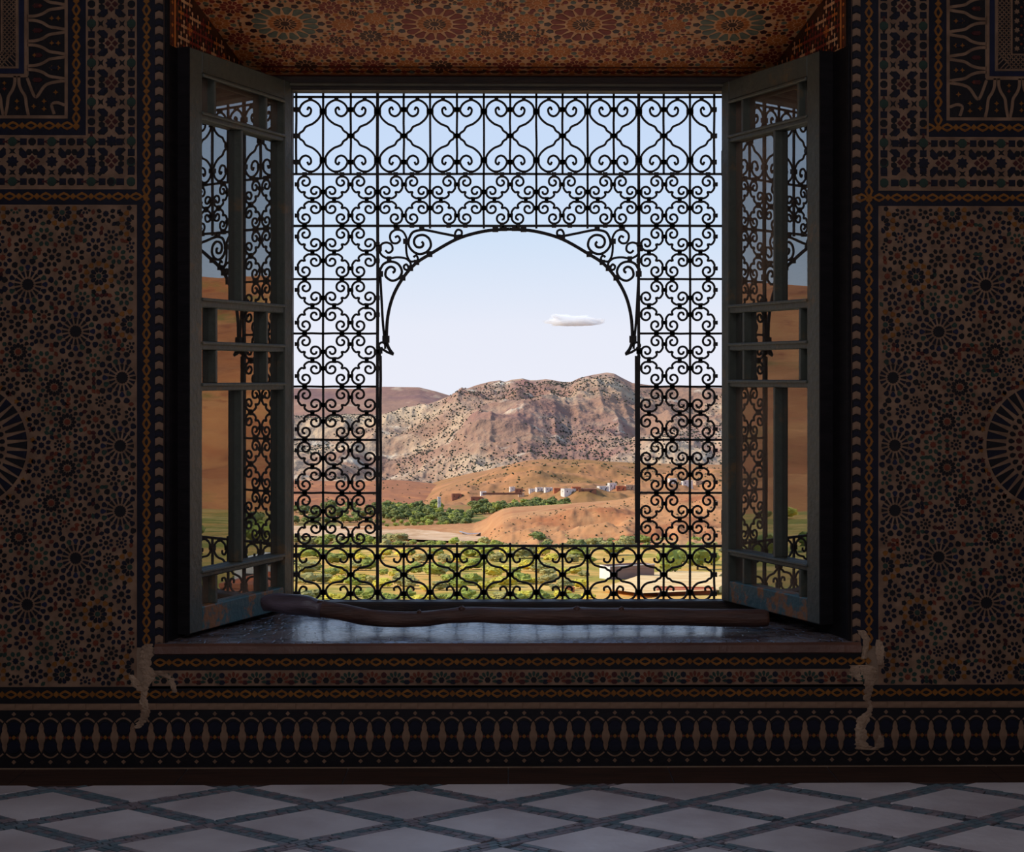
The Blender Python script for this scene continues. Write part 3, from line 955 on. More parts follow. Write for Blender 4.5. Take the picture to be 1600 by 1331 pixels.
NAVYM, CREAMM = ZELLIJ['navy'], ZELLIJ['cream']
for side in (-1, 1):
    mx = (lambda x: x) if side < 0 else (lambda x: 1590 - x)
    def seg(a, b): return (min(mx(a), mx(b)), max(mx(a), mx(b)))
    nm = 'left' if side < 0 else 'right'
    infr = (lambda x, y: -4 < x < 1604)
    # 1. rosette field
    b = MB(); x0, x1 = seg(-330, 216); wslab(b, x0, 321, x1, 1071, .002)
    fld = b.build('trim_%d' % (1 if side < 0 else 2), CREAMM); tag(fld, 'mosaic field of star rosettes, %s of the window' % nm, kind='structure')
    T = Tiles(SC, .0022, .002)
    panel(mx(-50), 1 if side < 0 else -1, x0, x1, 321, 1071, T)
    T.build(fld, WALLM, 290, infr)
    # 2. strapwork frame: L-shaped band
    b = MB(); xa, xb = seg(137, 216); wslab(b, xa, -140, xb, 297, .002)
    xc, xd = seg(-330, 137); wslab(b, xc, 213, xd, 297, .002)
    stp = b.build('trim_%d' % (3 if side < 0 else 4), CREAMM); tag(stp, 'mosaic strapwork band with green and blue stars, upper %s' % nm, kind='structure')
    T = Tiles(SC, .0022, .002)
    def unit(cx_, cy_, vert, ring=True):
        def q(u, v): return (mx(cx_ + u), cy_ + v) if vert else (mx(cx_ + v), cy_ + u)
        rot = lambda a: (a if vert else math.pi / 2 - a) if side < 0 else (math.pi - (a if vert else math.pi / 2 - a))
        T.put('ngon', (8, 10.0, 0.0, 7.0), 'navy', *q(0, 0))
        for s in (-1, 1):
            T.put('ngon', (8, 7.6, .39), 'green', *q(31 * s, 0))
            T.put('bow', (9.0, 11.0), 'black', *q(16.5 * s, 0), rot(0))
            for v in (30.5 - 13.5, 30.5 + 13.5): T.put('ngon', (4, 7.4, .785), 'navy', *q(31 * s, v), 0)
            T.put('ngon', (8, 6.4, .39), 'black', *q(31 * s, 30.5))
            for t in (-1, 1):
                T.put('bow', (10.0, 6.0), 'maroon' if t < 0 else 'black', *q(31 * s, 11.0 * t), rot(math.pi / 2))
                T.put('ngon', (4, 4.2, 0.0), 'black', *q(18.5 * s, 13.5 * t))
            if ring:
                for t in (-1, 1):
                    T.put('lozenge', (17.0, 10.5, .5), 'navy', *q(12.0 * s, 30.5 + 14.0 * t), rot(math.pi / 4 * s * t))
                    T.put('lozenge', (11.0, 9.0, .5), 'black', *q(15.0 * s, 30.5 + 4.8 * t), rot(-math.pi / 5 * s * t))
        if ring:
            for u, v in ((0, -7.5), (0, 7.5), (5.6, 0), (-5.6, 0)):
                T.put('ngon', (4, 5.0, 0.0), 'maroon', *q(u, 30.5 + v))
    for k in range(6): unit(176.5, 222 - 61 * k, True)
    for k in range(7): unit(145 - 61 * k, 254, False, k > 0)
    for x, y in ((207, 285), (207, 254), (176.5, 285)): T.put('ngon', (8, 7.6, .39), 'green', mx(x), y)
    for x, y in ((207, 240), (207, 269), (162, 285), (191, 285)): T.put('ngon', (4, 7.4, .785), 'navy', mx(x), y)
    T.build(stp, WALLM, 280, infr)
    # cream edging of the band, navy grounds and ochre chains
    b = MB()
    for (a0, y0, a1, y1) in ((216, -140, 244, 321), (-330, 297, 216, 321), (108, -140, 137, 213), (-330, 183, 108, 213), (216, 321, 244, 1010), ):
        s0, s1 = seg(a0, a1); wslab(b, s0, y0, s1, y1, .0015)
    ch = b.build('trim_%d' % (5 if side < 0 else 6), NAVYM); tag(ch, 'navy mosaic border with ochre chain links, %s' % nm, kind='structure')
    T = Tiles(SC, .0022, .0015)
    chain(T, lambda k: (mx(231), -10 + 28.0 * k), 37, 28.0, True)
    chain(T, lambda k: (mx(122), -10 + 28.0 * k), 8, 28.0, True)
    if side < 0:
        chain(T, lambda k: (215 - 28.0 * k, 308), 18, 28.0, False); chain(T, lambda k: (108 - 28.0 * k, 198), 14, 28.0, False)
    else:
        chain(T, lambda k: (1375 - 28 + 28.0 * k, 308), 18, 28.0, False); chain(T, lambda k: (1482 - 28 + 28.0 * k, 198), 14, 28.0, False)
    for (a0, y0, a1, y1) in ((213.5, -140, 216, 294.5), (-330, 294.5, 216, 297), (137, -140, 139.5, 213), (-330, 213, 139.5, 215.5), (104, -140, 109, 182), (-330, 182, 109, 187)):
        s0, s1 = seg(a0, a1); T.raw([(s0, y0), (s1, y0), (s1, y1), (s0, y1)], 'cream')
    T.build(ch, WALLM, 200, infr)
    # 3. arabesque band: branching cream ribbons on black
    b = MB(); s0, s1 = seg(-330, 28); wslab(b, s0, -140, s1, 106, .0008); s0, s1 = seg(48, 104); wslab(b, s0, -140, s1, 182, .001); s0, s1 = seg(-330, 48); wslab(b, s0, 120, s1, 182, .001)
    ar = b.build('trim_%d' % (7 if side < 0 else 8), ZELLIJ['black']); tag(ar, 'black mosaic band of branching cream ribbons, upper %s corner' % nm, kind='structure')
    T = Tiles(SC, .0022, .001)
    def ribbon(pts, w, col='cream'):
        pts = [(mx(p[0]), p[1]) for p in [(q.x, q.y) for q in catmull([(a, c, 0) for a, c in pts], 4)]]
        for i in range(len(pts) - 1):
            (ax, ay), (bx, by) = pts[i], pts[i + 1]
            L_ = math.hypot(bx - ax, by - ay) or 1
            nx_, ny_ = -(by - ay) / L_ * w / 2, (bx - ax) / L_ * w / 2
            T.raw([(ax + nx_, ay + ny_), (bx + nx_, by + ny_), (bx - nx_, by - ny_), (ax - nx_, ay - ny_)], col)
    for k in range(-2, 4):
        y = 31 + 38.5 * k
        for s in (-1, 1):
            if y + s * 19 > 178 or y > 120: continue
            ribbon([(46, y + 3 * s), (58, y + 3.5 * s), (70, y + 7 * s), (80, y + 13 * s), (92, y + 15 * s), (104, y + 17 * s)], 4.6)
        if y < 118:
            for dx, c in ((57, 'ochre'), (66, 'rust')): T.put('ngon', (4, 3.6, 0.0, 1.7), c, mx(dx), y + 19)
            for dx, c in ((84, 'ochre'), (94, 'ochre')): T.put('ngon', (4, 4.2, 0.0, 1.9), c, mx(dx), y)
            T.put('lozenge', (17.0, 7.0, .5), 'maroon', mx(62), y + 19); T.put('lozenge', (15.0, 6.0, .5), 'navy', mx(88), y)
    for k in range(0, 9):
        x = 30 - 39 * k
        for s in (-1, 1):
            ribbon([(x + 3 * s, 121), (x + 3.5 * s, 133), (x + 7 * s, 143), (x + 13 * s, 153), (x + 15 * s, 168), (x + 18 * s, 182)], 4.6)
        for dy, c in ((132, 'ochre'), (141, 'rust')): T.put('ngon', (4, 3.6, 0.0, 1.7), c, mx(x - 19.5), dy)
        for dy, c in ((160, 'ochre'), (171, 'ochre')): T.put('ngon', (4, 4.0, 0.0, 1.9), c, mx(x), dy)
    ribbon([(46, 124), (56, 150), (62, 152), (76, 134), (104, 128)], 4.6)
    ribbon([(104, 166), (92, 162), (84, 166), (88, 180)], 4.6)
    for x, y in ((72, 160), (90, 146), (72, 172), (56, 168)): T.put('ngon', (4, 4.2, 0.0, 1.9), 'ochre', mx(x), y)
    for (a0, y0, a1, y1) in ((42, -140, 47, 118), (-330, 118, 47, 123), (28, -140, 31.5, 106), (-330, 106, 31.5, 109), (5, -140, 8, 82), (-330, 82, 8, 84)):
        s0, s1 = seg(a0, a1); T.raw([(s0, y0), (s1, y0), (s1, y1), (s0, y1)], 'cream')
    s0, s1 = seg(33, 41); T.raw([(s0, -140), (s1, -140), (s1, 117), (s0, 117)], 'blue')
    s0, s1 = seg(-330, 33); T.raw([(s0, 109.5), (s1, 109.5), (s1, 117), (s0, 117)], 'blue')
    # net of crossing cream threads inside
    for k in range(-22, 15):
        for s in (-1, 1):
            pa, pb = [], []
            # vertical strip 8..28
            y = k * 7.2
            if -140 < y < 84 and -140 < y + 20 < 106:
                ribbon([(8.5, y if s > 0 else y + 20), (27.5, y + 20 if s > 0 else y)], 1.5)
            x = 24 - (k + 22) * 7.2
            ribbon([(x, 84.5 if s > 0 else 105.5), (x - 20, 105.5 if s > 0 else 84.5)], 1.5)
    for k in range(0, 12):
        for j in range(0, 8):
            y = 74 - 14.5 * k; x = -2 - 14.5 * j
            T.put('ngon', (6, 5.0, .3, 3.0), 'cream', mx(x), y); T.put('ngon', (8, 2.0, 0.0), 'rust', mx(x - 7), y - 7)
    T.build(ar, WALLM, 120, infr)
    # 4. chevron border at the niche edge
    b = MB(); s0, s1 = seg(244, 257.8); wslab(b, s0, -140, s1, 1004, .0015)
    cv = b.build('trim_%d' % (9 if side < 0 else 10), ZELLIJ['black']); tag(cv, 'border of cream chevron tiles at the %s edge of the window niche' % nm, kind='structure')
    T = Tiles(SC, .0025, .0015)
    for k in range(-5, 43):
        y = 3 + 23.7 * k
        T.put('chevron', (13.0, 12.0), 'cream', mx(250.5), y)
        T.put('chevron', (11.5, 7.5), 'navy', mx(250.5), y + 11.8)
    T.build(cv, WALLM, 100, infr)

# 5. bands under the sill and the dado
b = MB()
wslab(b, 236, 1020, 1354, 1074, .0015); wslab(b, -330, 1071, 1920, 1097, .0015); wslab(b, -330, 1107, 1920, 1197, .0015)
dado = b.build('trim_11', ZELLIJ['black']); tag(dado, 'navy mosaic dado with cream lobed tiles along the foot of the window wall', kind='structure')
T = Tiles(SC, .0022, .0015)
for k in range(-12, 69):
    x = 11 + 28.35 * k
    T.put('lobed', (13.5, 48.0), 'cream', x, 1150)
    T.put('ngon', (8, 11.0, .39), 'navy', x + 14.2, 1136); T.put('ngon', (8, 11.0, .39), 'navy', x + 14.2, 1165)
    T.put('archpiece', (25.0, 6.5, 2.6), 'cream', x + 14.2, 1125, math.pi); T.put('archpiece', (25.0, 6.5, 2.6), 'cream', x + 14.2, 1176.0)
    for yy in (1113.5, 1150, 1188): T.put('ngon', (4, 3.6, 0.0), 'ochre' if yy == 1150 else 'cream', x + 14.2, yy)
    for s in (-1, 1): T.put('ngon', (4, 2.4, 0.0), 'rust', x + 14.2 + 6 * s, 1150)
T.build(dado, WALLM, 290, lambda x, y: -10 < x < 1610, )
b = MB(); wslab(b, -330, 1097, 1920, 1107, .004)
ledge = b.build('trim_12', ZELLIJ['cream']); tag(ledge, 'thin cream tile line above the navy dado', kind='structure')
T = Tiles(SC, .0022, .003)
for k in range(-10, 72):
    T.put('rect', (26.6, 8.6), 'cream', 14 + 27.2 * k, 1102)
T.build(ledge, WALLM, 90, lambda x, y: -20 < x < 1620)
b = MB(); wslab(b, 240, 1046, 1350, 1070, .002)
und = b.build('trim_13', CREAMM); tag(und, 'mosaic strip of flowers between two ochre chains below the sill', kind='structure')
T = Tiles(SC, .0022, .002)
for k in range(0, 31):
    x = 258 + 36.0 * k
    c1, c2 = (('rust', 'maroon') if k % 2 else ('green', 'navy'))
    T.put('ngon', (6, 5.0, 0.0), 'black', x, 1062)
    for i in range(7):
        a = -math.pi * i / 6
        T.put('kite', (8.5, 5.0, .5), c1, x + 11.5 * math.cos(a), 1064 + 11.5 * math.sin(a), a)
    T.put('lozenge', (12.0, 7.0, .4), c2, x + 18, 1065); T.put('ngon', (8, 4.6, 0.0), c2, x + 18, 1054)
T.build(und, WALLM, 160)
T = Tiles(SC, .0022, .0015)
chain(T, lambda k: (252 + 28.0 * k, 1033.5), 40, 28.0, False)
chain(T, lambda k: (-315 + 28.0 * k, 1083), 80, 28.0, False)
T.build(dado, WALLM, 0)

# jamb-side mouldings at the niche edge
for s in (-1, 1):
    b = MB()
    for dy in (0.004, 0.022, 0.04):
        b.box(min(s * (JF - .012), s * (JF + .004)), WY + dy, SILL, max(s * (JF - .012), s * (JF + .004)), WY + dy + .010, SOF, bev=.002)
    b.build('niche_bead', EDGEWOOD, wall_back)

# bare plaster scars where the tiles have fallen
def scar(pts, name='plaster_scar'):
    rr = random.Random(len(pts) * 7 + int(pts[0][0]))
    b = MB(); L_, Rr = [], []
    P = []
    for i in range(len(pts) - 1):
        for k in range(6):
            t = k / 6; P.append(tuple(pts[i][j] * (1 - t) + pts[i + 1][j] * t for j in range(3)))
    P.append(pts[-1])
    vs = []
    for x, y, w in P:
        l = x - w / 2 - rr.random() * w * .35; r = x + w / 2 + rr.random() * w * .35
        for q, h in ((l, .003), ((2 * l + r) / 3, .0055), ((l + 2 * r) / 3, .006), (r, .003)):
            vs.append((wx(q), WY - h - rr.random() * .0012, wz(y)))
    fs = []
    for i in range(len(P) - 1):
        for k in range(3): fs.append((i * 4 + k, i * 4 + k + 1, i * 4 + 5 + k, i * 4 + 4 + k))
    b.add(vs, fs)
    b.build(name, SCAR, wall_back)
scar([(234, 1004, 10), (232, 1018, 15), (228, 1040, 14), (236, 1052, 15), (229, 1072, 8), (226, 1090, 8), (229, 1102, 10), (230, 1115, 10), (222, 1128, 10), (215, 1136, 8)])
scar([(206, 1052, 5), (214, 1066, 12), (222, 1078, 6)]); scar([(248, 1046, 9), (256, 1052, 14), (270, 1060, 8), (275, 1080, 5)])
scar([(1352, 1040, 18), (1359, 1050, 19), (1361, 1064, 13), (1358, 1078, 10), (1356, 1094, 8), (1362, 1104, 7), (1360, 1112, 6), (1352, 1122, 14), (1346, 1140, 14), (1347, 1160, 14), (1352, 1172, 20)])
scar([(1348, 1172, 10), (1362, 1173, 14), (1376, 1168, 12), (1378, 1150, 6)]); scar([(1374, 1000, 5), (1376, 1018, 12), (1378, 1040, 6)])
scar([(1346, 985, 10), (1356, 1000, 8), (1350, 1030, 6)]); scar([(1336, 1040, 10), (1338, 1056, 14), (1344, 1064, 6)])

# painted-tile soffit and jamb sides of the niche
SLN = R(17)
SOFM = Matrix(((1, 0, 0, 0), (0, -math.cos(SLN), -math.sin(SLN), BY), (0, math.sin(SLN), -math.cos(SLN), SOB), (0, 0, 0, 1)))
U = 0.0025      # one pattern unit on the soffit
T = Tiles(U, .0015, .0)
DEP = (BY - WY) / math.cos(SLN) / U
def sof(x, b):   # b measured from the back edge, x from the middle; stored with y downwards = -b
    return x, -b
occ = []
def medallion(x, b, Rr, c1, c2):
    occ.append((x, b, Rr))
    k = Rr / 62
    T.put('ngon', (16, 7.0 * k, 0.0), 'brown', x, -b)
    for i in range(16):
        a = math.pi * 2 * i / 16
        T.put('wedge', (9.0 * k, 4.2 * k), 'brown', x + 13 * k * math.cos(a), -b + 13 * k * math.sin(a), a)
        T.put('kite', (10.0 * k, 8.0 * k), 'orange', x + 21.5 * k * math.cos(a), -b + 21.5 * k * math.sin(a), a)
        a2 = a + math.pi / 16
        T.put('kite', (23.0 * k, 16.0 * k, .7), c1, x + 40 * k * math.cos(a2), -b + 40 * k * math.sin(a2), a2)
        T.put('ngon', (5, 6.4 * k, a), c2, x + 55 * k * math.cos(a), -b + 56 * k * math.sin(a), a)
for i in range(4):
    x = (-343 + 229 * i) * 6.45 / FPX / U
    for b_ in (176,):
        medallion(x, b_, 62, 'sage' if i in (0, 3) else 'red', 'maroon')
xe = lambda b: (JB + (JF - JB) * b / DEP) / U
rr = random.Random(3)
for Rr, stp_ in ((27, 3.0), (17, 3.0), (10.5, 2.6)):
    pts = []
    b_ = 42.0
    while b_ < DEP - 8:
        x = 0.0
        while x < xe(b_) - 8:
            pts.append((x, b_)); x += stp_
        b_ += stp_
    for x, b_ in pts:
        for sx in (1, -1):
            X = x * sx
            if abs(x) < Rr * .9 and x != 0: continue
            if all((X - a) ** 2 + (b_ - c) ** 2 > (Rr + r - 1) ** 2 for a, c, r in occ):
                occ.append((X, b_, Rr)); k = Rr / 27
                cs = (('red', 'brown', 'orange'), ('red', 'orange', 'red'), ('brown', 'red', 'orange'), ('orange', 'red', 'sage'), ('orange', 'brown', 'red'))[rr.randrange(5)]
                n = 12 if Rr > 20 else 8
                T.put('ngon', (n, 6.0 * k, 0.0), cs[0], X, -b_)
                for i in range(n):
                    a = 2 * math.pi * i / n
                    T.put('kite', (10.8 * k, 7.8 * k * 10 / n), cs[0], X + 13 * k * math.cos(a), -b_ + 13 * k * math.sin(a), a)
                    a += math.pi / n
                    T.put('kite', (9.2 * k, 9.2 * k * 12 / n, .5), cs[1] if i % 2 else cs[2], X + 22.5 * k * math.cos(a), -b_ + 22.5 * k * math.sin(a), a)
gy = 44.0
while gy < DEP - 6:          # small lozenges in the gaps
    gx = 3.0
    while gx < xe(gy) - 5:
        for sx in (1, -1):
            X = gx * sx + rr.uniform(-.8, .8); Yq = gy + rr.uniform(-.8, .8)
            if all((X - a) ** 2 + (Yq - c) ** 2 > (r + 1.6) ** 2 for a, c, r in occ):
                T.put('lozenge', (7.4, 4.2, .3), ('orange', 'red', 'brown', 'orange', 'sage')[rr.randrange(5)], X, -Yq, rr.choice((0, math.pi / 2)))
        gx += 7.0
    gy += 6.4
for k in range(-18, 19):       # border along the back edge
    x = 22.5 * k
    T.put('lozenge', (17.0, 9.0, .4), 'brown', x, -22); T.put('ngon', (4, 5.5, 0.0), 'red', x + 11.25, -22)
    T.put('lozenge', (12.0, 4.0, .4), 'orange', x + 11.25, -14); T.put('lozenge', (12.0, 4.0, .4), 'orange', x + 11.25, -30)
for b_, h, c in ((5, 2.4, 'brown'), (9, 1.6, 'red'), (35, 1.6, 'red'), (38.5, 2.4, 'brown')):
    T.put('rect', (2 * JB / U - 6, h), c, 0, -b_)
T.build(soffit, SOFM, 290)
for s, jo in ((-1, jamb_l), (1, jamb_r)):
    d = Vector((s * (JB - JF), BY - WY, 0)); Lj = d.length; d.normalize()
    # local x along the jamb from the front, y up, z towards the opening
    nz_ = Vector((-s * abs(d.y), -abs(d.x), 0))
    ax = d if (d.cross(Vector((0, 0, 1)))).dot(nz_) > 0 else -d
    org = Vector((s * JF, WY, SILL)) if ax is d or (ax - d).length < 1e-6 else Vector((s * JB, BY, SILL))
    Mj = Matrix(((ax.x, 0, nz_.x, org.x), (ax.y, 0, nz_.y, org.y), (0, 1, 0, org.z), (0, 0, 0, 1)))
    T = Tiles(U, .0015, .0)
    W_ = Lj / U; Hh = (SOF - SILL) / U
    rr = random.Random(4)
    flip = (ax - d).length > 1e-6
    fx = (lambda u: W_ - u) if flip else (lambda u: u)
    for r in range(int(Hh // 18.2)):
        for c in range(int((W_ - 60) // 21)):
            x, y = 50 + 21 * c + 10.5 * (r % 2), 12 + 18.2 * r
            if SILL + y * U > SOB + (SOF - SOB) * (1 - (x * U) / Lj) - .03: continue
            c1, c2 = (('maroon', 'buff'), ('black', 'orange'), ('navy', 'buff'), ('red', 'orange'), ('maroon', 'red'), ('black', 'red'))[rr.randrange(6)]
            T.put('ngon', (8, 3.6, 0.0), c2, fx(x), -y)
            for i in range(8):
                a = math.pi * i / 4
                T.put('kite', (6.2, 5.0, .5), c1 if i % 2 else c2, fx(x) + 6.8 * math.cos(a), -y + 6.8 * math.sin(a), a)
    for r in range(int(Hh // 16)):
        y = 8 + 16 * r
        T.put('lozenge', (13.0, 8.0, .4), 'rust', fx(29), -y, math.pi / 2); T.put('ngon', (4, 3.5, 0.0), 'orange', fx(29), -y - 8)
    T.put('rect', (15.0, Hh - 4), 'black', fx(9), -Hh / 2)  # shade beside the open leaf put in as a black strip
    for u in (20, 37, 40):
        T.put('rect', (1.8, Hh - 4), 'orange', fx(u), -Hh / 2)
    T.build(jo, Mj, 60, lambda x, y: -y * U + SILL > 2.35)

# ------------------------------------------------------------------ floor
FLB = mat('dark_floor_grout', (78, 84, 92), (56, 56, 62), rough=0.55, scale=12, bump=0.2)
MARBLE = mat('grey_marble', (230, 224, 226), (202, 192, 194), rough=0.42, spec=1.0, scale=3.5, detail=9, bump=0.12, bscale=25, rnd=0.12)
MOS = [mat('mosaic_slate', (140, 150, 160), (108, 120, 130), rough=0.35, scale=30, rnd=.2), mat('mosaic_teal', (126, 150, 160), (98, 122, 134), rough=0.3, scale=30, rnd=.2),
       mat('mosaic_mauve', (160, 150, 156), (128, 120, 128), rough=0.4, scale=30, rnd=.2)]
FEDGE = mat('brown_floor_border', (74, 48, 36), (54, 36, 28), rough=0.6, scale=5, stretch=(1, 8, 1), bump=.15)
floor = MB().box(-3.6, -3.4, -0.2, 3.6, 6.9, -0.002).build('floor', FLB)
tag(floor, 'floor of grey marble lozenges set between strips of slate mosaic', kind='structure')
b = MB()
for k in range(12):
    b.box(-3.4 + k * .5667, 5.665, -.01, -3.4 + k * .5667 + .563, WY + .01, .001, bev=.0008)
b.build('border_strip', FEDGE, floor)
PXF, PYF = 0.600, 0.452
X0F, Y0F = -0.02, 5.395
hx, hy = PXF / 2, PYF / 2
K = 0.80
tri = 0
def lozenge_tile(cx, cy):
    q = [(cx - hx * K, cy), (cx, cy - hy * K), (cx + hx * K, cy), (cx, cy + hy * K)]
    # clip at the border strip
    out = []
    lim = 5.66
    for i in range(4):
        a, c = q[i], q[(i + 1) % 4]
        if a[1] <= lim: out.append(a)
        if (a[1] <= lim) != (c[1] <= lim):
            t = (lim - a[1]) / (c[1] - a[1]); out.append((a[0] + (c[0] - a[0]) * t, lim))
    return out
rest = MB()
for i in range(-14, 15):
    for j in range(-40, 4):
        if (i + j) % 2 == 0: continue
        cx, cy = X0F + i * hx, Y0F + j * hy
        if abs(cx) > 3.25 or cy < -3: continue
        q = lozenge_tile(cx, cy)
        if len(q) < 3: continue
        tgt = MB() if (cy > 4.3 and abs(cx) < 2.15) else rest
        mx_, my_ = sum(p[0] for p in q) / len(q), sum(p[1] for p in q) / len(q)
        n = len(q)
        z = random.uniform(.0015, .0032)
        vs = [(x, y, -.003) for x, y in q] + [(mx_ + (x - mx_) * .988, my_ + (y - my_) * .988, z) for x, y in q]
        tgt.add(vs, [tuple(range(n, 2 * n))] + [(a, (a + 1) % n, n + (a + 1) % n, n + a) for a in range(n)])
        if tgt is not rest: tgt.build('floor_tile', MARBLE, floor)
tag(rest.build('far_tiles', MARBLE, floor), kind='stuff')
bricks = []
ang = math.atan2(hy, hx)
SWD = PXF * math.sin(ang) * (1 - K)       # width of a mosaic strip
rows_ = 3; bw = SWD / rows_
BL = 0.036
for fam in (0, 1):
    a = ang if fam == 0 else -ang
    ex, ey = math.cos(a), math.sin(a); nx_, ny_ = -ey, ex
    sep = PXF * math.sin(ang)
    for k in range(-16, 17):
        ox, oy = X0F + hx * 0 + nx_ * sep * k, Y0F + ny_ * sep * k
        for r in range(rows_):
            off = (r - 1) * bw
            s = -7.0 + (BL / 2 if r == 1 else 0)
            while s < 7.0:
                cx, cy = ox + ex * s + nx_ * off, oy + ey * s + ny_ * off
                s += BL * random.uniform(.9, 1.1)
                if not (-1 < cy < 5.65 and abs(cx) < 3.3): continue
                if cy < 3.4: continue
                if fam == 1:     # leave out where the other family passes
                    a0 = ang; m0 = -math.sin(a0) * (cx - X0F) + math.cos(a0) * (cy - Y0F)
                    dd = (m0 + sep / 2) % sep - sep / 2
                    if abs(dd) < SWD / 2 + .006: continue
                bricks.append((cx, cy, a, random.randrange(3)))
bricks.sort(key=lambda t: -(1 if abs(t[0]) < 1.7 * t[1] / 5.5 and t[1] > 4.75 else 0) * 10 + (t[1] - 4.8) * 1)
mes = []
for m_ in MOS:
    mb_ = MB(); mb_.box(-BL * .45, -bw * .43, -.003, BL * .45, bw * .43, .002)
    mes.append(mb_.mesh('mosaic_tile', m_))
for cx, cy, a, c in bricks[:290]:
    o = bpy.data.objects.new('mosaic_tile', mes[c]); COL.objects.link(o); o.parent = floor
    o.matrix_local = Matrix.Translation((cx, cy, random.uniform(-.0006, .0008))) @ Matrix.Rotation(a + random.uniform(-.05, .05), 4, 'Z')
mb_ = MB()
for cx, cy, a, c in bricks[290:]:
    mb_.box(-BL * .45, -bw * .43, -.003, BL * .45, bw * .43, .002, c, M=Matrix.Translation((cx, cy, random.uniform(-.0006, .0008))) @ Matrix.Rotation(a + random.uniform(-.05, .05), 4, 'Z'))
tag(mb_.build('mosaic_fill', MOS, floor), kind='stuff')
# ------------------------------------------------------------------ the land outside
def land_mat(name, base, patches, rough=0.95, bump=0.0, bscale=0.05, bdist=4.0):
    """base colour with noise patches [(colour, scale, lo, hi, stretch, seed), ...] in metres"""
    m, n, b = mkmat(name)
    b.inputs['Roughness'].default_value = rough
    b.inputs['Specular IOR Level'].default_value = 0.1
    tc = n.nodes.new('ShaderNodeTexCoord')
    prev = None
    for (c, sc, lo, hi, st, off) in patches:
        mp = n.nodes.new('ShaderNodeMapping'); mp.inputs['Scale'].default_value = st; mp.inputs['Location'].default_value = (off, off * 2.3, 0)
        n.links.new(tc.outputs['Object'], mp.inputs[0])
        nz = n.nodes.new('ShaderNodeTexNoise'); nz.inputs['Scale'].default_value = sc; nz.inputs['Detail'].default_value = 7; nz.inputs['Roughness'].default_value = .62
        n.links.new(mp.outputs[0], nz.inputs['Vector'])
        rp = n.nodes.new('ShaderNodeValToRGB'); rp.color_ramp.elements[0].position = lo; rp.color_ramp.elements[1].position = hi
        n.links.new(nz.outputs['Fac'], rp.inputs[0])
        mx = n.nodes.new('ShaderNodeMix'); mx.data_type = 'RGBA'
        n.links.new(rp.outputs[0], mx.inputs[0])
        if prev is None: mx.inputs[6].default_value = lin(base)
        else: n.links.new(prev, mx.inputs[6])
        mx.inputs[7].default_value = lin(c)
        prev = mx.outputs[2]
    n.links.new(prev, b.inputs['Base Color'])
    if bump:
        nb = n.nodes.new('ShaderNodeTexNoise'); nb.inputs['Scale'].default_value = bscale; nb.inputs['Detail'].default_value = 8
        n.links.new(tc.outputs['Object'], nb.inputs['Vector'])
        bp = n.nodes.new('ShaderNodeBump'); bp.inputs['Strength'].default_value = bump; bp.inputs['Distance'].default_value = bdist
        n.links.new(nb.outputs['Fac'], bp.inputs['Height']); n.links.new(bp.outputs[0], b.inputs['Normal'])
    return m

I3 = (1, 1, 1)
M_MOUNT = land_mat('mountain_rock', (156, 122, 102), [((196, 170, 140), .004, .44, .60, (1, 1, 2), 13), ((146, 106, 98), .0022, .52, .68, (1, 1, 3), 51), ((222, 204, 178), .012, .58, .70, I3, 77), ((124, 98, 94), .03, .58, .72, I3, 7)], bump=1.0, bscale=.03, bdist=18)
M_MESA = land_mat('mesa_rock', (158, 122, 104), [((136, 104, 98), .004, .45, .6, (1, 1, 4), 3), ((190, 164, 140), .01, .58, .7, I3, 31)], bump=.6, bscale=.02, bdist=10)
M_HILL = land_mat('hill_earth', (164, 118, 82), [((150, 112, 68), .01, .45, .65, (1, 2, 2), 5), ((190, 132, 90), .03, .5, .7, I3, 19), ((120, 92, 58), .12, .6, .72, I3, 2)], bump=.7, bscale=.06, bdist=3)
M_RED = land_mat('red_earth', (164, 110, 80), [((142, 90, 66), .012, .45, .65, (1, 2, 2), 9), ((194, 128, 84), .05, .5, .7, I3, 23)], bump=.6, bscale=.06, bdist=3)
M_FRONT = land_mat('orange_earth', (184, 132, 90), [((164, 104, 70), .018, .5, .66, (1, 1, 3), 4), ((200, 152, 106), .05, .52, .7, I3, 29), ((124, 96, 58), .3, .62, .7, I3, 8)], bump=.6, bscale=.12, bdist=2)
M_GROUND = land_mat('valley_soil', (214, 162, 86), [((150, 140, 60), .03, .44, .56, (1, .4, 1), 6), ((222, 180, 104), .09, .5, .64, (1, .5, 1), 14), ((128, 128, 54), .22, .56, .66, I3, 21)], bump=.3, bscale=.4, bdist=.6)
M_VALLEY = land_mat('valley_floor_soil', (166, 116, 76), [((118, 116, 58), .02, .46, .6, (1, .35, 1), 6), ((190, 142, 98), .06, .52, .66, (1, .5, 1), 14), ((96, 100, 48), .08, .58, .68, I3, 21)], bump=.3, bscale=.2, bdist=1)
M_SAND = land_mat('river_sand', (214, 176, 138), [((190, 150, 112), .05, .45, .6, (1, 1, 1), 3), ((226, 196, 166), .12, .55, .7, I3, 5)])
M_SIDE = land_mat('side_slope_earth', (196, 118, 70), [((216, 142, 84), .01, .45, .62, (1, 1, 3), 15), ((150, 122, 62), .02, .56, .68, (1, 1, 2), 42), ((168, 94, 58), .05, .55, .7, I3, 1)], bump=.6, bscale=.05, bdist=3)

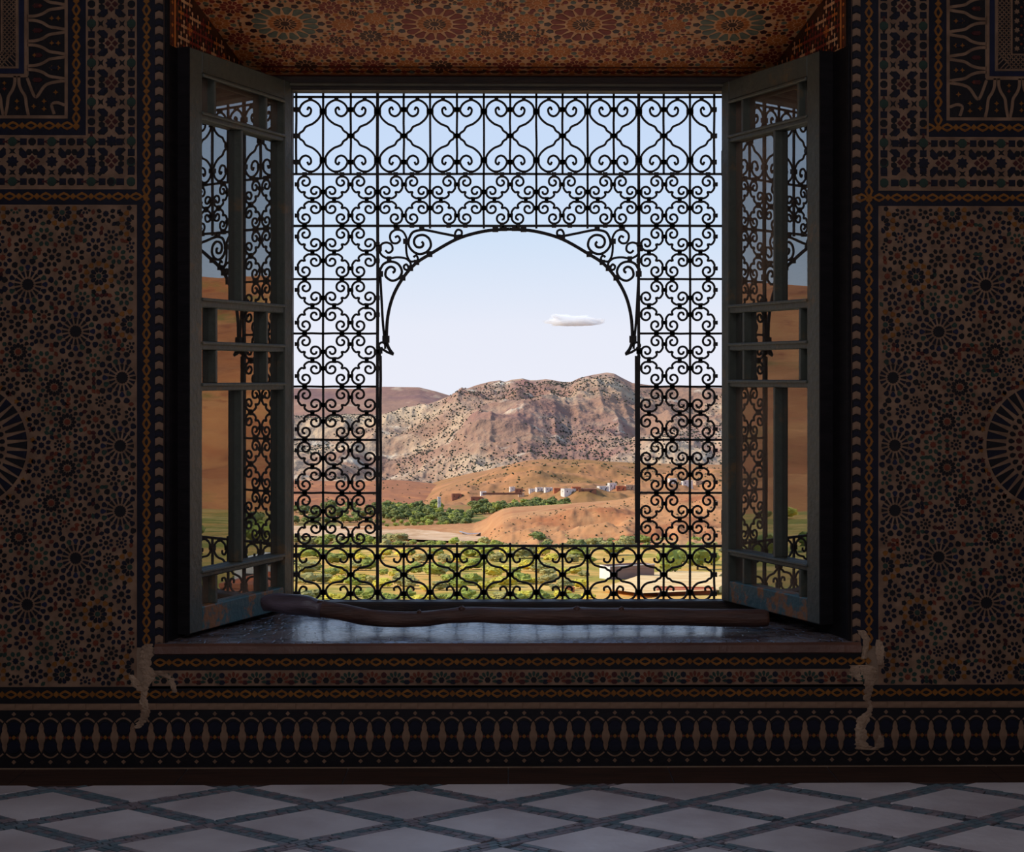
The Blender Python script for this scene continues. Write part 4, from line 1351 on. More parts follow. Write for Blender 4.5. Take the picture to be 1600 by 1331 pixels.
def zrow(row, Y): return CAMZ + (HR - row) / FPX * Y
GD = [(6.9, -7.0), (9, -8.0), (16, -11), (60, -17), (150, -26), (250, zrow(940, 250)), (330, zrow(905, 330)), (450, zrow(882, 450)), (600, zrow(864, 600)), (770, zrow(856, 770)), (860, zrow(849, 860)), (1000, zrow(838, 1000)),
      (1090, zrow(828, 1090)), (1300, zrow(789, 1300)), (1420, zrow(800, 1420)), (1700, -150), (2600, -200), (7000, -260)]
GX, GZ = np.array([p[0] for p in GD]), np.array([p[1] for p in GD])
def ground_z(X, Y):
    X, Y = np.asarray(X, float), np.asarray(Y, float)
    D = np.sqrt(Y * Y + (X * .35) ** 2)
    z = np.interp(D, GX, GZ)
    return z + fbm(X * .012, Y * .012, 4, 3) * np.clip(D / 500, 0.05, 1) * 3.0

def sheet(name, ts, vs, fn, m, label, smooth=True, kind='structure'):
    """grid over t = X/Y (columns) and v (rows); fn(T, V) -> X, Y, Z"""
    Tt, Vv = np.meshgrid(ts, vs, indexing='ij')
    X, Y, Z = fn(Tt, Vv)
    co = np.stack([X, Y, Z], -1).reshape(-1, 3)
    n, k = len(ts), len(vs)
    i = np.arange(n - 1)[:, None] * k + np.arange(k - 1)[None, :]
    q = np.stack([i, i + k, i + k + 1, i + 1], -1).reshape(-1, 4)
    me = bpy.data.meshes.new(name)
    me.vertices.add(len(co)); me.vertices.foreach_set('co', co.astype(np.float32).ravel())
    me.loops.add(q.size); me.loops.foreach_set('vertex_index', q.astype(np.int32).ravel())
    me.polygons.add(len(q)); me.polygons.foreach_set('loop_start', (np.arange(len(q)) * 4).astype(np.int32))
    try: me.polygons.foreach_set('loop_total', np.full(len(q), 4, np.int32))
    except Exception: pass
    if smooth: me.polygons.foreach_set('use_smooth', [True] * len(q))
    me.materials.append(m)
    me.update(calc_edges=True); me.validate()
    o = bpy.data.objects.new(name, me); COL.objects.link(o)
    tag(o, label, kind=kind)
    return o

def tcol(px): return (px - VX) / FPX
def wide(n): return np.concatenate([np.linspace(-.64, -.15, 90)[:-1], np.linspace(-.15, .15, n), np.linspace(.15, .64, 90)[1:]])
ts_mid = wide(300)
ts_wide = np.concatenate([np.tan(np.radians(np.linspace(-70, -9, 60))), np.linspace(-.155, .155, 260), np.tan(np.radians(np.linspace(9, 70, 60)))])

def f_ground(T_, V):
    Y = 6.9 * (7000 / 6.9) ** V
    X = T_ * Y
    return X, Y, ground_z(X, Y)
VS = math.log(820 / 6.9) / math.log(7000 / 6.9)
sheet('near_slope_ground', ts_wide, np.linspace(0, VS, 190), f_ground, M_GROUND, 'sunlit yellow slope with grass patches below the window')
sheet('valley_ground', ts_wide, np.linspace(VS, 1, 110), f_ground, M_VALLEY, 'brown valley floor between the slope and the mountain')

def ridge(pts, Y0, Y1, row0, amp, wl, seed, back=0.25, shp=1.0, edge=0.12, ridg=0.0):
    """slope rising from row0 at distance Y0 to a crest line given in picture columns and rows at Y1"""
    cx_ = np.array([tcol(p[0]) for p in pts]); crow = np.array([p[1] for p in pts], float)
    def fn(T_, V):
        crest = np.interp(T_, cx_, crow)
        off = np.clip((np.abs(T_) - .145) / .1, 0, 1)      # away from the window's own view the skyline rolls on
        crest = crest + off * (vnoise(T_ * 11 + seed, T_ * 0 + seed, seed) * 26 + vnoise(T_ * 40, T_ * 0, seed) * 7)
        zc = CAMZ + (HR - crest) / FPX * Y1
        r0 = row0 if not callable(row0) else row0(T_)
        zb = CAMZ + (HR - r0) / FPX * Y0 - 8
        s = np.clip(V, 0, 1)
        Y = np.where(V <= 1, Y0 + (Y1 - Y0) * V, Y1 + (V - 1) / back * (Y1 - Y0) * .6)
        X = T_ * Y
        z = zb + (zc - zb) * s ** shp
        env = np.clip(s / .15, 0, 1) * np.clip((1 - s) / edge, 0, 1)
        z = z + amp * (fbm(X / wl, Y / wl, 6, seed) * 1.6) * (env * .95 + .03)
        if ridg: z = z + ridg * fbm(X / (wl * .6), Y / (wl * .9), 5, seed + 40, ridged=True) * env
        z = np.where(V > 1, z - (V - 1) / back * (zc - zb) * .5, z)
        return X, Y, z
    return fn

vv = np.concatenate([np.linspace(0, 1, 200), np.linspace(1.02, 1.25, 8)])
F_MESA = ridge([(300, 600), (430, 606), (560, 607), (600, 604), (655, 605), (680, 611), (700, 617), (730, 624), (900, 640), (1300, 640)], 4200, 4700, 660, 8, 150, 2)
sheet('far_mesa', ts_mid, vv, F_MESA, M_MESA, 'flat topped far mountain beyond the left of the arch opening')
F_MT = ridge([(300, 668), (420, 660), (520, 655), (590, 648), (640, 640), (680, 628), (700, 620), (712, 616), (725, 610), (745, 602), (766, 596.5), (781, 594.5), (789, 597), (800, 593.5), (817, 591.6), (828, 594.5), (838, 594.5), (853, 592.5), (866, 594.5), (880, 597), (892, 597), (905, 591), (925, 586), (948, 582), (960, 583.5), (972, 590), (988, 598), (1020, 602), (1050, 604), (1120, 606), (1300, 612)],
             2500, 3500, 764, 30, 300, 11, shp=.95, ridg=34, edge=.22)
sheet('mountain', wide(430), np.concatenate([np.linspace(0, 1, 330), np.linspace(1.02, 1.25, 8)]), F_MT, M_MOUNT, 'rugged red brown mountain dotted with shrubs, filling the arch view')
F_LH = ridge([(300, 745), (450, 750), (560, 752), (610, 749.5), (640, 751), (670, 755), (700, 760), (730, 768), (780, 790), (1200, 800)], 1500, 1750, 800, 3, 90, 21, edge=.3)
sheet('red_hill', ts_mid, np.concatenate([np.linspace(0, 1, 80), np.linspace(1.05, 1.25, 5)]), F_LH, M_RED, 'low rounded red hill left of the village')
F_VH = ridge([(300, 812), (600, 806), (650, 796), (668, 786), (690, 771), (712, 761), (735, 752), (760, 743), (775, 735), (800, 725), (822, 719.5), (845, 717), (880, 717.5), (915, 718), (950, 721), (990, 723), (1060, 728), (1300, 740)],
             1280, 1600, lambda t: np.interp(t, [tcol(600), tcol(700), tcol(800), tcol(1200)], [806, 793, 784, 776]), 9, 70, 31, edge=.25, ridg=5)
sheet('village_hill', ts_mid, np.concatenate([np.linspace(0, 1, 130), np.linspace(1.05, 1.25, 5)]), F_VH, M_HILL, 'brown hill rising behind the village of white houses')
F_FH = ridge([(300, 900), (740, 862), (752, 853), (762, 842), (772, 826), (786, 812), (800, 806), (830, 802.5), (870, 797.5), (910, 791), (950, 785), (990, 776), (1050, 768), (1120, 765), (1300, 770)],
             770, 960, lambda t: np.interp(t, [tcol(740), tcol(800), tcol(1200)], [858, 857, 855]), 5, 40, 41, edge=.3, ridg=4, shp=.8)
sheet('orange_hill', ts_mid, np.concatenate([np.linspace(0, 1, 110), np.linspace(1.05, 1.25, 5)]), F_FH, M_FRONT, 'bare orange hill with an eroded left bank in front of the village')
def f_side(s, el, seed):
    def fn(A, V):
        az = s * A
        Y0, Y1 = 260.0, 1500.0
        D = Y0 + (Y1 - Y0) * np.clip(V, 0, 1) + np.clip(V - 1, 0, 1) * 1500
        X, Y = D * np.sin(az), D * np.cos(az)
        k = np.clip((A - R(12)) / R(18), 0, 1); k = k * k * (3 - 2 * k)
        crest = CAMZ + D * math.tan(R(el)) * (1 + .35 * vnoise(A * 9, A * 0, seed))
        base = ground_z(X, Y) - 6
        sV = np.clip((V - .12) / .88, 0, 1); sV = sV * sV * (3 - 2 * sV)
        z = base + (crest - base) * sV * k
        z = z + fbm(X / 160, Y / 160, 5, seed) * 26 * np.clip(V * 3, 0, 1) * k - np.clip(V - 1, 0, 1) * 150
        return X, Y, z
    return fn
for s, el, nm in ((-1, 3.6, 'left'), (1, 2.7, 'right')):
    sheet('side_hill', np.radians(np.linspace(10, 72, 140)), np.concatenate([np.linspace(0, 1, 120), np.linspace(1.05, 1.25, 4)]), f_side(s, el, 60 + s), M_SIDE, 'long orange hillside far out to the %s, seen mirrored in the casement glass' % nm)
BOUNCE = mat('pale_bounce_slab', (250, 232, 206), (240, 214, 182), rough=.9, scale=1.5)
tag(MB().box(-9, 6.95, -2.4, 9, 15, -2.0).build('terrace', BOUNCE), 'unseen pale slab added under the window to bounce light up', kind='structure')  # bright slab added out of view to throw sunlight onto the soffit
# pale river bed and its thread of water
def ground_at(px, row, Ylo=30.0, Yhi=1500.0):
    best = None
    for Y in np.geomspace(Ylo, Yhi, 260):
        p = at(px, row, Y)
        if p.z <= float(ground_z(p.x, p.y)):
            best = p; break
    return best or at(px, row, Yhi)
RV = []
for px in range(400, 772, 12):
    c = np.interp(px, [400, 597, 660, 761], [832, 834, 839, 846]); h = np.interp(px, [400, 640, 700, 765], [8, 8, 7, 3])
    pa, pb = ground_at(px, c + h, 300), ground_at(px, c - h, 300)
    RV.append((pa, pb))
b = MB(); vs, fs = [], []
for pa, pb in RV:
    for t in (0, .33, .66, 1):
        p = pa.lerp(pb, t); vs.append((p.x, p.y, float(ground_z(p.x, p.y)) + 1.2))
for i in range(len(RV) - 1):
    for k in range(3): fs.append((i * 4 + k, i * 4 + 4 + k, i * 4 + 5 + k, i * 4 + 1 + k))
b.add(vs, fs)
tag(b.build('river_bed', M_SAND, smooth=True), 'pale dry river bed crossing the valley left of the orange hill', kind='structure')
b = MB()
pw = [ground_at(px, row, 300) for px, row in ((718, 836), (732, 838.5), (745, 838), (757, 835.5))]
vs = []
for p, w in zip(pw, (2, 9, 9, 3)):
    for s in (-1, 1): vs.append((p.x, p.y + s * w, float(ground_z(p.x, p.y + s * w)) + 1.7))
b.add(vs, [(i * 2, i * 2 + 2, i * 2 + 3, i * 2 + 1) for i in range(3)])
tag(b.build('river_water', mat('still_water', (120, 130, 146), (100, 112, 130), rough=.15, scale=.05)), 'small blue grey pool of water at the end of the river bed', kind='structure')

# ------------------------------------------------------------------ shrubs on the slopes (uncountable)
def octa(mb, p, r, h, mi=0):
    a = random.random() * 6
    vs = [(p[0], p[1], p[2] + h), (p[0], p[1], p[2] - h * .6)] + [(p[0] + r * math.cos(a + k * 1.2566) * random.uniform(.8, 1.2), p[1] + r * math.sin(a + k * 1.2566), p[2] + h * random.uniform(-.05, .35)) for k in range(5)]
    mb.add(vs, [(0, 2 + k, 2 + (k + 1) % 5) for k in range(5)] + [(1, 2 + (k + 1) % 5, 2 + k) for k in range(5)], mi)
SHRUB = mat('dark_juniper', (58, 60, 44), (44, 46, 36), rough=.9, scale=.02)
SHRUBB = mat('olive_scrub', (84, 80, 46), (62, 64, 38), rough=.9, scale=.05)
b = MB()
n = 17000
t = RNG.uniform(tcol(430), tcol(1150), n); v = RNG.uniform(.06, 1, n) ** .9 * .95
X, Y, Z = F_MT(t, v)
dens = fbm(X / 130, Y / 170, 4, 77) + .16 * np.sin(v * 9) - np.clip(v - .78, 0, 1) * 1.6 + RNG.uniform(-.28, .28, n)
for i in np.where(dens > -.07)[0]:
    r = random.uniform(.8, 2.3)
    octa(b, (X[i], Y[i], Z[i] + r * .2), r, r * 1.0)
tag(b.build('mountain_shrubs', SHRUB), 'countless dark shrubs dotted over the mountain slope', kind='stuff')
b = MB()
for F, n, r0, r1, tt in ((F_VH, 750, .5, 1.5, (650, 1150)), (F_FH, 500, .25, .7, (765, 1150)), (F_LH, 160, .5, 1.3, (440, 760))):
    t = RNG.uniform(tcol(tt[0]), tcol(tt[1]), n); v = RNG.uniform(.1, 1.0, n)
    X, Y, Z = F(t, v)
    for i in range(n):
        if F is F_VH and tcol(690) < t[i] < tcol(1110) and v[i] < .42: continue
        r = random.uniform(r0, r1); octa(b, (X[i], Y[i], Z[i] + r * .2), r, r * .9)
tag(b.build('hill_scrub', SHRUBB), 'low olive scrub scattered over the nearer hills', kind='stuff')

b = MB()      # greenery of the same kind carries on beyond what the window shows
for lo, hi, Y0_, Y1_, n, r0, r1 in ((.135, .62, 1010, 1290, 900, 2.5, 5.5), (.13, .62, 250, 800, 900, 1.0, 2.6)):
    for i in range(n):
        t_ = random.uniform(lo, hi) * random.choice((-1, 1)); Y_ = random.uniform(Y0_, Y1_)
        X_ = t_ * Y_; r = random.uniform(r0, r1)
        octa(b, (X_, Y_, float(ground_z(X_, Y_)) + r * .3), r, r * .9)
tag(b.build('outlying_scrub', SHRUBB), 'scrub growing along the valley on both sides of the view', kind='stuff')

# ------------------------------------------------------------------ trees and bushes
def leaf_mat(name, c1, c2):
    m = mat(name, c1, c2, rough=.8, scale=.6, detail=4, lo=.4, hi=.6, rnd=.22)
    return m
G_DARK = leaf_mat('olive_tree_leaves', (92, 100, 44), (116, 122, 58))
G_MID = leaf_mat('almond_tree_leaves', (128, 136, 50), (160, 164, 66))
G_YEL = leaf_mat('yellow_bush_leaves', (208, 190, 62), (176, 168, 62))
G_SAGE = leaf_mat('sage_bush_leaves', (144, 138, 78), (172, 160, 94))
TRUNK = mat('tree_bark', (96, 74, 54), (74, 58, 44), rough=.9, scale=3)
import bmesh
def crown_mesh(name, m, seed, lumps, squat, leafy):
    """unit crown about 1 m wide, 1*squat high, base at z = 0.12"""
    rr = random.Random(seed)
    b = MB()
    ico = bmesh.new(); bmesh.ops.create_icosphere(ico, subdivisions=2, radius=1)
    iv = [v.co.copy() for v in ico.verts]; iff = [tuple(v.index for v in f.verts) for f in ico.faces]; ico.free()
    for k in range(lumps):
        a = rr.random() * 6.28; d = rr.random() ** .6 * .30 if k else 0
        c = Vector((math.cos(a) * d, math.sin(a) * d, squat * (.50 + rr.uniform(-.16, .24) * (1 - d))))
        s = rr.uniform(.17, .25) if k else .32
        vs = []
        for q in iv:
            n_ = 1 + .30 * math.sin(q.x * 7 + k * 3) * math.cos(q.y * 6 - k) + .2 * math.sin(q.z * 9 + k * 5) + rr.uniform(-.13, .13)
            vs.append((c.x + q.x * s * n_, c.y + q.y * s * n_, max(.02, c.z + q.z * s * n_ * squat * 1.05)))
        b.add(vs, iff)
        for j in range(leafy):
            q = Vector((rr.gauss(0, 1), rr.gauss(0, 1), rr.gauss(.3, 1))).normalized()
            p = Vector((c.x + q.x * s * 1.08, c.y + q.y * s * 1.08, max(.03, c.z + q.z * s * 1.1 * squat)))
            t1 = q.cross(Vector((rr.random(), rr.random(), rr.random()))).normalized() * .045; t2 = q.cross(t1).normalized() * .03 + q * .035
            b.add([p - t1, p + t2, p + t1, p - t2 + q * .01], [(0, 1, 2, 3)])
    return b.mesh(name, m)
def trunk_mesh(seed):
    rr = random.Random(seed); b = MB()
    b.tube([(0, 0, -.15), (.02, .01, .12), (rr.uniform(-.05, .05), .0, .34)], [.045, .035, .022], 7)
    for k in range(3):
        a = rr.random() * 6.28
        b.tube([(.01, .0, .2), (math.cos(a) * .12, math.sin(a) * .12, .42)], [.02, .01], 5)
    return b.mesh('trunk', TRUNK)
CROWNS = {}
for key, m, sq, lf in (('dark', G_DARK, .8, 16), ('mid', G_MID, .75, 20), ('yellow', G_YEL, .6, 26), ('sage', G_SAGE, .65, 24)):
    CROWNS[key] = [crown_mesh('crown', m, 100 + i * 7 + len(key), 8 + i % 3, sq * (1 + .12 * (i - 1)), lf) for i in range(4)]
TR = [trunk_mesh(i) for i in range(3)]
def plant(kind, name, p, w, h, label, group, trunk):
    root = empty(name, (p.x, p.y, float(p.z)), random.random() * 6.28)
    root.scale = (w, w, h)
    tag(root, label, 'tree' if 'tree' in name else 'bush', group)
    o = bpy.data.objects.new('crown', random.choice(CROWNS[kind])); COL.objects.link(o); o.parent = root
    if trunk:
        t_ = bpy.data.objects.new('trunk', random.choice(TR)); COL.objects.link(t_); t_.parent = root
    return root
def on_ground(px, row, Ylo=200, Yhi=1500):
    p = ground_at(px, row, Ylo, Yhi); p.z = float(ground_z(p.x, p.y)); return p
rr = random.Random(21)
# belt of trees at the foot of the village: (columns, base rows, count, size px, kind)
BELTS = [
    (462, 600, 795, 822, 30, 13, 'dark', 'dark valley tree behind the left scrolls', 'valley trees behind the left scrolls'),
    (598, 690, 793, 815, 46, 13, 'dark', 'grove tree left of the tower', 'grove left of the tower'),
    (690, 735, 803, 824, 26, 12, 'dark', 'dark tree between tower and orange hill', 'trees between tower and orange hill'),
    (735, 792, 790, 806, 24, 11, 'dark', 'dark tree below the ruined walls', 'trees below the ruined walls'),
    (795, 890, 786, 803, 34, 13, 'dark', 'dark tree below the white houses', 'trees below the white houses'),
    (892, 950, 778, 790, 16, 9, 'dark', 'small tree behind the orange hill crest', 'trees behind the orange hill crest'),
    (598, 700, 816, 826, 16, 10, 'mid', 'light green bush at the far river bank', 'bushes at the river bed'),
]
ORD = ['leftmost', 'second', 'third', 'fourth', 'fifth', 'sixth', 'seventh', 'eighth', 'ninth', 'tenth', 'eleventh', 'twelfth', 'thirteenth', 'fourteenth', 'fifteenth', 'sixteenth', 'seventeenth', 'eighteenth', 'nineteenth', 'twentieth']
def ordinal(k): return 'leftmost' if k == 0 else ORD[k] + ' from the left'
def rows_of(c0, c1, r0, r1, n, nrow):
    per = int(math.ceil(n / nrow))
    for j in range(nrow):
        for k in range(per):
            px = c0 + (c1 - c0) * (k + .5 + rr.uniform(-.3, .3) + (.25 if j % 2 else -.25)) / per
            row = r0 + (r1 - r0) * ((j + .5 + rr.uniform(-.3, .3)) / nrow)
            yield j, k, px, row
RN = {1: ['row'], 2: ['back row', 'front row'], 3: ['back row', 'middle row', 'front row'], 4: ['back row', 'second row', 'third row', 'front row']}
for c0, c1, r0, r1, n, sz, kd, lab, grp in BELTS:
    nrow = 3 if n > 22 else (2 if n > 12 else 1)
    for j, k, px, row in rows_of(c0, c1, r0, r1, n, nrow):
        p = on_ground(px, row, 700)
        s = sz * rr.uniform(.7, 1.3) * p.y / FPX
        plant(kd if rr.random() > .18 else 'mid', 'valley_tree', p, s * 1.2, s * 1.15, '%s, %s in the %s' % (lab, ordinal(k), RN[nrow][j]), grp, True)
for px, row, s in ((868, 800, 20), (853, 797, 15), (776, 799, 17), (846, 801, 16), (828, 802, 14), (650, 808, 18), (706, 816, 17)):
    p = on_ground(px, row, 700); q = s * p.y / FPX
    plant('mid', 'valley_tree', p, q * 1.2, q, 'bright green rounded tree among darker valley trees, ' + {868: 'below the largest white house', 853: 'below the middle of the village row', 776: 'at the left tip of the orange hill', 846: 'just right of the tall middle white house', 828: 'below the low white houses', 650: 'in the grove left of the tower', 706: 'right of the tower'}[px], 'bright trees in the valley', True)
FB = [
    (462, 640, 846, 858, 22, 20, ('sage', 'mid'), 'grey green bush on the near river bank', 'bushes on the near bank'),
    (640, 800, 850, 862, 14, 16, ('sage', 'mid'), 'round grey green bush above the bottom rail', 'bushes above the bottom rail'),
    (840, 1000, 846, 862, 22, 20, ('sage', 'dark'), 'olive bush at the orange hill foot', 'bushes at the foot of the orange hill'),
    (1000, 1120, 846, 866, 12, 20, ('mid', 'sage'), 'green bush low behind the right scrolls', 'bushes behind the right scrolls'),
]
for c0, c1, r0, r1, n, sz, kds, lab, grp in FB:
    for j, k, px, row in rows_of(c0, c1, r0, r1, n, 2):
        p = on_ground(px, row, 250)
        s = sz * rr.uniform(.65, 1.2) * p.y / FPX
        plant(rr.choice(kds), 'scrub_bush', p, s * 1.3, s, '%s, %s in the %s' % (lab, ordinal(k), RN[2][j]), grp, False)
NB = [(462, 620, 'yellow bush behind bottom scrolls, left end', 'bushes behind the bottom band, left', 30),
      (620, 790, 'yellow bush behind bottom scrolls, middle part', 'bushes behind the bottom band, middle', 34),
      (790, 940, 'bush left of the near white house', 'bushes left of the near white house', 30),
      (940, 1125, 'bush around the near white house', 'bushes around the near white house', 16)]
for c0, c1, lab, grp, n in NB:
    cnt_ = {}
    for j, k, px, row in rows_of(c0, c1, 864, 950, n, 4):
        if px > 925 and 876 < row < 950: continue
        cnt_[j] = cnt_.get(j, -1) + 1; k = cnt_[j]
        p = on_ground(px, row, 150)
        s = rr.uniform(16, 34) * p.y / FPX
        plant(rr.choice(('yellow', 'mid', 'mid', 'sage', 'yellow')), 'scrub_bush', p, s * 1.3, s * .9, '%s, %s in the %s' % (lab, ordinal(k), RN[4][j]), grp, False)
for px, row, s in ((1045, 900, 44), (1090, 890, 40), (1062, 885, 34), (1112, 884, 30)):
    p = on_ground(px, row, 150); q = s * p.y / FPX
    plant('mid', 'garden_tree', p, q * 1.1, q * 1.2, 'green garden tree behind the near flat roofed house, ' + {1045: 'leftmost and biggest', 1062: 'second from the left', 1090: 'third from the left', 1112: 'rightmost'}[px], 'garden trees by the near house', True)
for k in range(16):       # on the right-hand terraces that the left casement mirrors
    az = R(43 + 11 * (k % 4 + rr.uniform(.2, .8)) / 4); D = 190 + 70 * (k // 4) + rr.uniform(-15, 15)
    p = Vector((D * math.sin(az), D * math.cos(az), 0)); p.z = float(ground_z(p.x, p.y))
    s = rr.uniform(3, 6)
    plant(rr.choice(('mid', 'dark')), 'terrace_tree', p, s * 1.2, s, 'green terrace tree mirrored in the left casement, %s in the %s' % (ordinal(k % 4), RN[4][3 - k // 4]), 'terrace trees far right', True)
for k in range(30):
    az = -R(42 + 12 * (k % 10 + rr.uniform(.2, .8)) / 10); D = 170 + 130 * (k // 10) + rr.uniform(-30, 30)
    p = Vector((D * math.sin(az), D * math.cos(az), 0)); p.z = float(ground_z(p.x, p.y))
    s = rr.uniform(2, 5)
    plant(rr.choice(('mid', 'yellow')), 'slope_bush', p, s * 1.4, s, 'green slope bush mirrored in the right casement, %s in the %s' % (ordinal(k % 10), RN[3][2 - k // 10]), 'slope bushes far left', False)

# ------------------------------------------------------------------ houses
H_WHITE = mat('limewashed_render', (232, 226, 220), (212, 204, 196), rough=.9, scale=.3)
H_BEIGE = mat('beige_render', (204, 176, 146), (186, 156, 128), rough=.9, scale=.3)
H_TERRA = mat('terracotta_render', (196, 116, 78), (176, 98, 66), rough=.9, scale=.3)
H_BROWN = mat('mud_wall', (158, 106, 80), (136, 90, 70), rough=.95, scale=.4)
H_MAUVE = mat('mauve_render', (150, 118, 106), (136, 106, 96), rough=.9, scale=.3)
H_DARK = mat('dark_opening', (52, 44, 44), rough=.7)
def house(name, label, cat, px, row, Y, wpx, hpx, m, rz=0.0, dpx=None, nwin=2, door=True, group=None, parapet=.06, p0=None, sink=3.0, gable=False):
    p = at(px, row, Y) if p0 is None else p0
    w, h = wpx * Y / FPX, hpx * Y / FPX
    d = (dpx or wpx * .8) * Y / FPX
    root = empty(name, (p.x, p.y, p.z), rz)
    tag(root, label, cat, group)
    Mx = Matrix.Translation(p) @ Matrix.Rotation(rz, 4, 'Z')
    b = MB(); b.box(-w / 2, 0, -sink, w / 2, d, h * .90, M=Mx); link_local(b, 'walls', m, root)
    b = MB(); b.box(-w / 2 + .05, .05, h * .90, w / 2 - .05, d - .05, h * .94, M=Mx); link_local(b, 'roof', H_BEIGE if m is H_WHITE else m, root)
    b = MB(); t = .04 * min(w, d) + .1
    for q in ((-w / 2 - .05, -.05, w / 2 + .05, t), (-w / 2 - .05, d - t, w / 2 + .05, d + .05), (-w / 2 - .05, t, -w / 2 + t, d - t), (w / 2 - t, t, w / 2 + .05, d - t)):
        b.box(q[0], q[1], h * .93, q[2], q[3], h * (1 + parapet * .5), M=Mx)
    link_local(b, 'parapet', m, root)
    for k in range(nwin):
        x = -w / 2 + w * (k + .5) / nwin
        b = MB(); b.box(x - w * .05, -.06, h * .48, x + w * .05, .05, h * .72, M=Mx); link_local(b, 'window', H_DARK, root)
    if nwin and not gable:
        b = MB(); b.box(-w / 2 - .06, d * .35, h * .48, -w / 2 + .05, d * .5, h * .72, M=Mx); link_local(b, 'window', H_DARK, root)
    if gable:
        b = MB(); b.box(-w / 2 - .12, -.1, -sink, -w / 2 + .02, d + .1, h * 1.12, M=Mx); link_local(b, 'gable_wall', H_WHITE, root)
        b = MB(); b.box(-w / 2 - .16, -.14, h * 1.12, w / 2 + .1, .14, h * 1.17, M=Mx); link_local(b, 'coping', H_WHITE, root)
    if door:
        b = MB(); b.box(w * .12, -.07, -.2, w * .12 + w * .1, .05, h * .5, M=Mx); link_local(b, 'door', H_DARK, root)
    return root
def link_local(b, name, m, root):
    o = bpy.data.objects.new(name, b.mesh(name, m)); COL.objects.link(o)
    o.parent = root
    o.matrix_parent_inverse = (Matrix.Translation(root.location) @ Matrix.Rotation(root.rotation_euler[2], 4, 'Z')).inverted()
    return o
VY = 1290
for px, row, w, h, m, rz, lab in (
    (801, 768, 8, 7, H_WHITE, .3, 'small white house, leftmost of the upper white houses of the village'),
    (811, 769, 12, 5, H_BROWN, .1, 'low brown house joined to the right of the leftmost white house'),
    (815, 777, 9, 7, H_BEIGE, .2, 'beige box house standing below the village row'),
    (832, 769, 9, 5, H_WHITE, .25, 'low white house left of the village middle'),
    (844, 769, 11, 7, H_WHITE, .35, 'tall white house in the middle of the village row'),
    (858, 768, 12, 6, H_WHITE, .3, 'long white house right of the village middle'),
    (872, 768, 13, 5, H_TERRA, .1, 'low terracotta house between two white houses'),
    (891, 773, 20, 9, H_WHITE, .4, 'largest white flat roofed house of the village'),
    (901, 766, 14, 5, H_TERRA, .15, 'terracotta house above the largest white house'),
    (918, 769, 28, 5, H_BROWN, .08, 'long brown mud wall house right of the largest white house'),
    (944, 766, 16, 6, H_WHITE, .3, 'white house at the right end of the village with a lower wing'),
    (958, 765, 12, 10, H_WHITE, .35, 'tallest white house at the right end of the village'),
    (971, 767, 15, 7, H_TERRA, .1, 'terracotta house at the far right end of the village row'),
    (985, 765, 14, 7, H_BEIGE, .2, 'beige house partly behind the right bar of the arch'),
    (756, 773, 9, 5, H_WHITE, .3, 'lone small white house above the ruined walls'),
    (714, 780, 15, 8, H_BROWN, .2, 'roofless dark red ruin left of the village'),
    (745, 785, 18, 8, H_BROWN, .1, 'broken dark red mud ruin below the lone white house'),
    (1052, 756, 12, 8, H_WHITE, .3, 'white house seen through the right hand scrolls'),
    (1075, 760, 16, 9, H_WHITE, .2, 'white house behind the right vertical bar of the scrolls'),
    (1094, 758, 15, 7, H_BEIGE, .3, 'beige house behind the outermost right scrolls')):
    p = at(px, row, VY)
    # settle the house on the village slope along the line of sight
    for Yq in np.linspace(1270, 1520, 120):
        q = at(px, row, Yq)
        t_ = q.x / q.y
        vq = (Yq - 1280) / 320
        if 0 < vq <= 1 and q.z <= float(F_VH(np.array([t_]), np.array([vq]))[2][0]) + .3:
            p = q; break
    house('village_house', lab, 'house', px, row, p.y, w, h, m, rz, nwin=2 if w > 9 else 1, door=w > 10, dpx=w * .7, p0=p)
house('tower', 'thin pale earth tower standing in the valley grove', 'tower', 686.5, 797, 1240, 4.4, 20, H_WHITE, .2, dpx=4.2, nwin=1, door=False)
house('village_wall_house', 'long low mud wall running under the village row', 'wall', 785, 772, 1290, 62, 2.2, H_BROWN, .05, dpx=2, nwin=0, door=False, sink=.4)
hp = at(992, 915, 330)
house('near_house', 'near flat roofed house with a white gable side and a shaded mauve front', 'house', 988, 914, 330, 78, 27, H_MAUVE, R(24), dpx=34, nwin=0, door=False, parapet=.25, gable=True)  # front walls darkened to mauve by colour; only the gable slab stays white
house('near_house', 'low terracotta house below the near white house, by the bottom bar', 'house', 1072, 946, 270, 92, 24, H_TERRA, R(-6), dpx=40, nwin=3, door=True)
house('near_house', 'small reddish hut left of the near white house', 'house', 892, 930, 285, 12, 12, H_TERRA, R(15), dpx=12, nwin=1, door=False)
YARD = land_mat('bright_yard_sand', (238, 204, 150), [((222, 180, 124), .2, .45, .6, I3, 2)])
b = MB()
pts = [(940, 926), (1000, 936), (1130, 930), (1140, 900), (1040, 898), (1000, 905)]
vs = []
for px, row in pts:
    p = on_ground(px, row, 150); vs.append((p.x, p.y, p.z + .8))
b.add(vs, [tuple(range(len(vs)))])
tag(b.build('yard_ground', YARD), 'bright sandy yard around the near house', kind='structure')
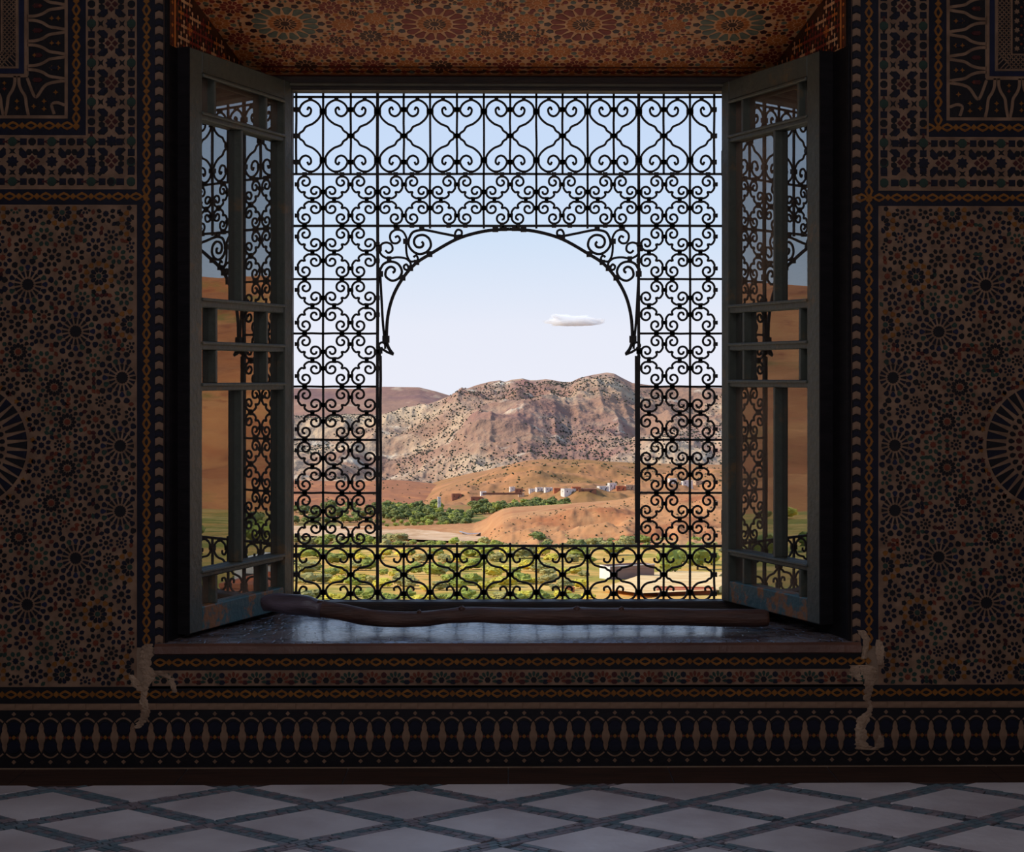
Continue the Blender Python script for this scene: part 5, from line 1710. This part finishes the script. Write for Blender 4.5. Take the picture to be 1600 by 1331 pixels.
for i, (az, D, w, h, m, lab) in enumerate(((46.6, 210, 16, 6, H_TERRA, 'terracotta house with a flat roof far to the right, mirrored in the left casement'),
                                      (48.3, 190, 12, 5, H_WHITE, 'pale house far to the right, mirrored bright in the left casement'),
                                      (47.6, 150, 14, 4, H_TERRA, 'nearest terracotta house far to the right, mirrored low in the left casement'),
                                      (45.2, 170, 12, 5, H_BEIGE, 'beige house far to the right, mirrored in the left casement'))):
    a = R(az); X, Y = D * math.sin(a), D * math.cos(a)
    p = Vector((X, Y, float(ground_z(X, Y))))
    house('terrace_house', lab, 'house', 0, 0, FPX, w, h, m, -a + .4, dpx=w * .7, nwin=3, p0=p)

# ------------------------------------------------------------------ small cloud
CY = 5200
def cloud_mat():
    m = bpy.data.materials.new('cloud_vapour'); m.use_nodes = True
    n = m.node_tree; n.nodes.clear()
    o = n.nodes.new('ShaderNodeOutputMaterial')
    v = n.nodes.new('ShaderNodeVolumeScatter'); v.inputs['Color'].default_value = (1, .99, .98, 1); v.inputs['Density'].default_value = .07
    n.links.new(v.outputs[0], o.inputs['Volume'])
    return m
b = MB(); ico = bmesh.new(); bmesh.ops.create_icosphere(ico, subdivisions=5, radius=1)
iv = [v.co.copy() for v in ico.verts]; iff = [tuple(v.index for v in f.verts) for f in ico.faces]; ico.free()
cc = at(896, 504, CY); k = CY / FPX
for q in iv: pass
qx = np.array([q.x for q in iv]); qy = np.array([q.y for q in iv]); qz = np.array([q.z for q in iv])
lump = fbm(qx * 2.2 + 3, qy * 2.2 + qz * 1.7, 4, 8) * .5 + fbm(qx * 6, qz * 6 + qy * 5, 3, 4) * .2
rad = 1 + lump
zz = np.where(qz > 0, qz * 11 * rad * (1 - .25 * qx), qz * 5 * rad)
vs = [(cc.x + qx[i] * 46 * k * rad[i], cc.y + qy[i] * 30 * k * rad[i], cc.z + zz[i] * k) for i in range(len(iv))]
b.add(vs, iff)
tag(b.build('cloud', cloud_mat(), smooth=True), 'small white cloud floating in the pale sky inside the arch', 'cloud')
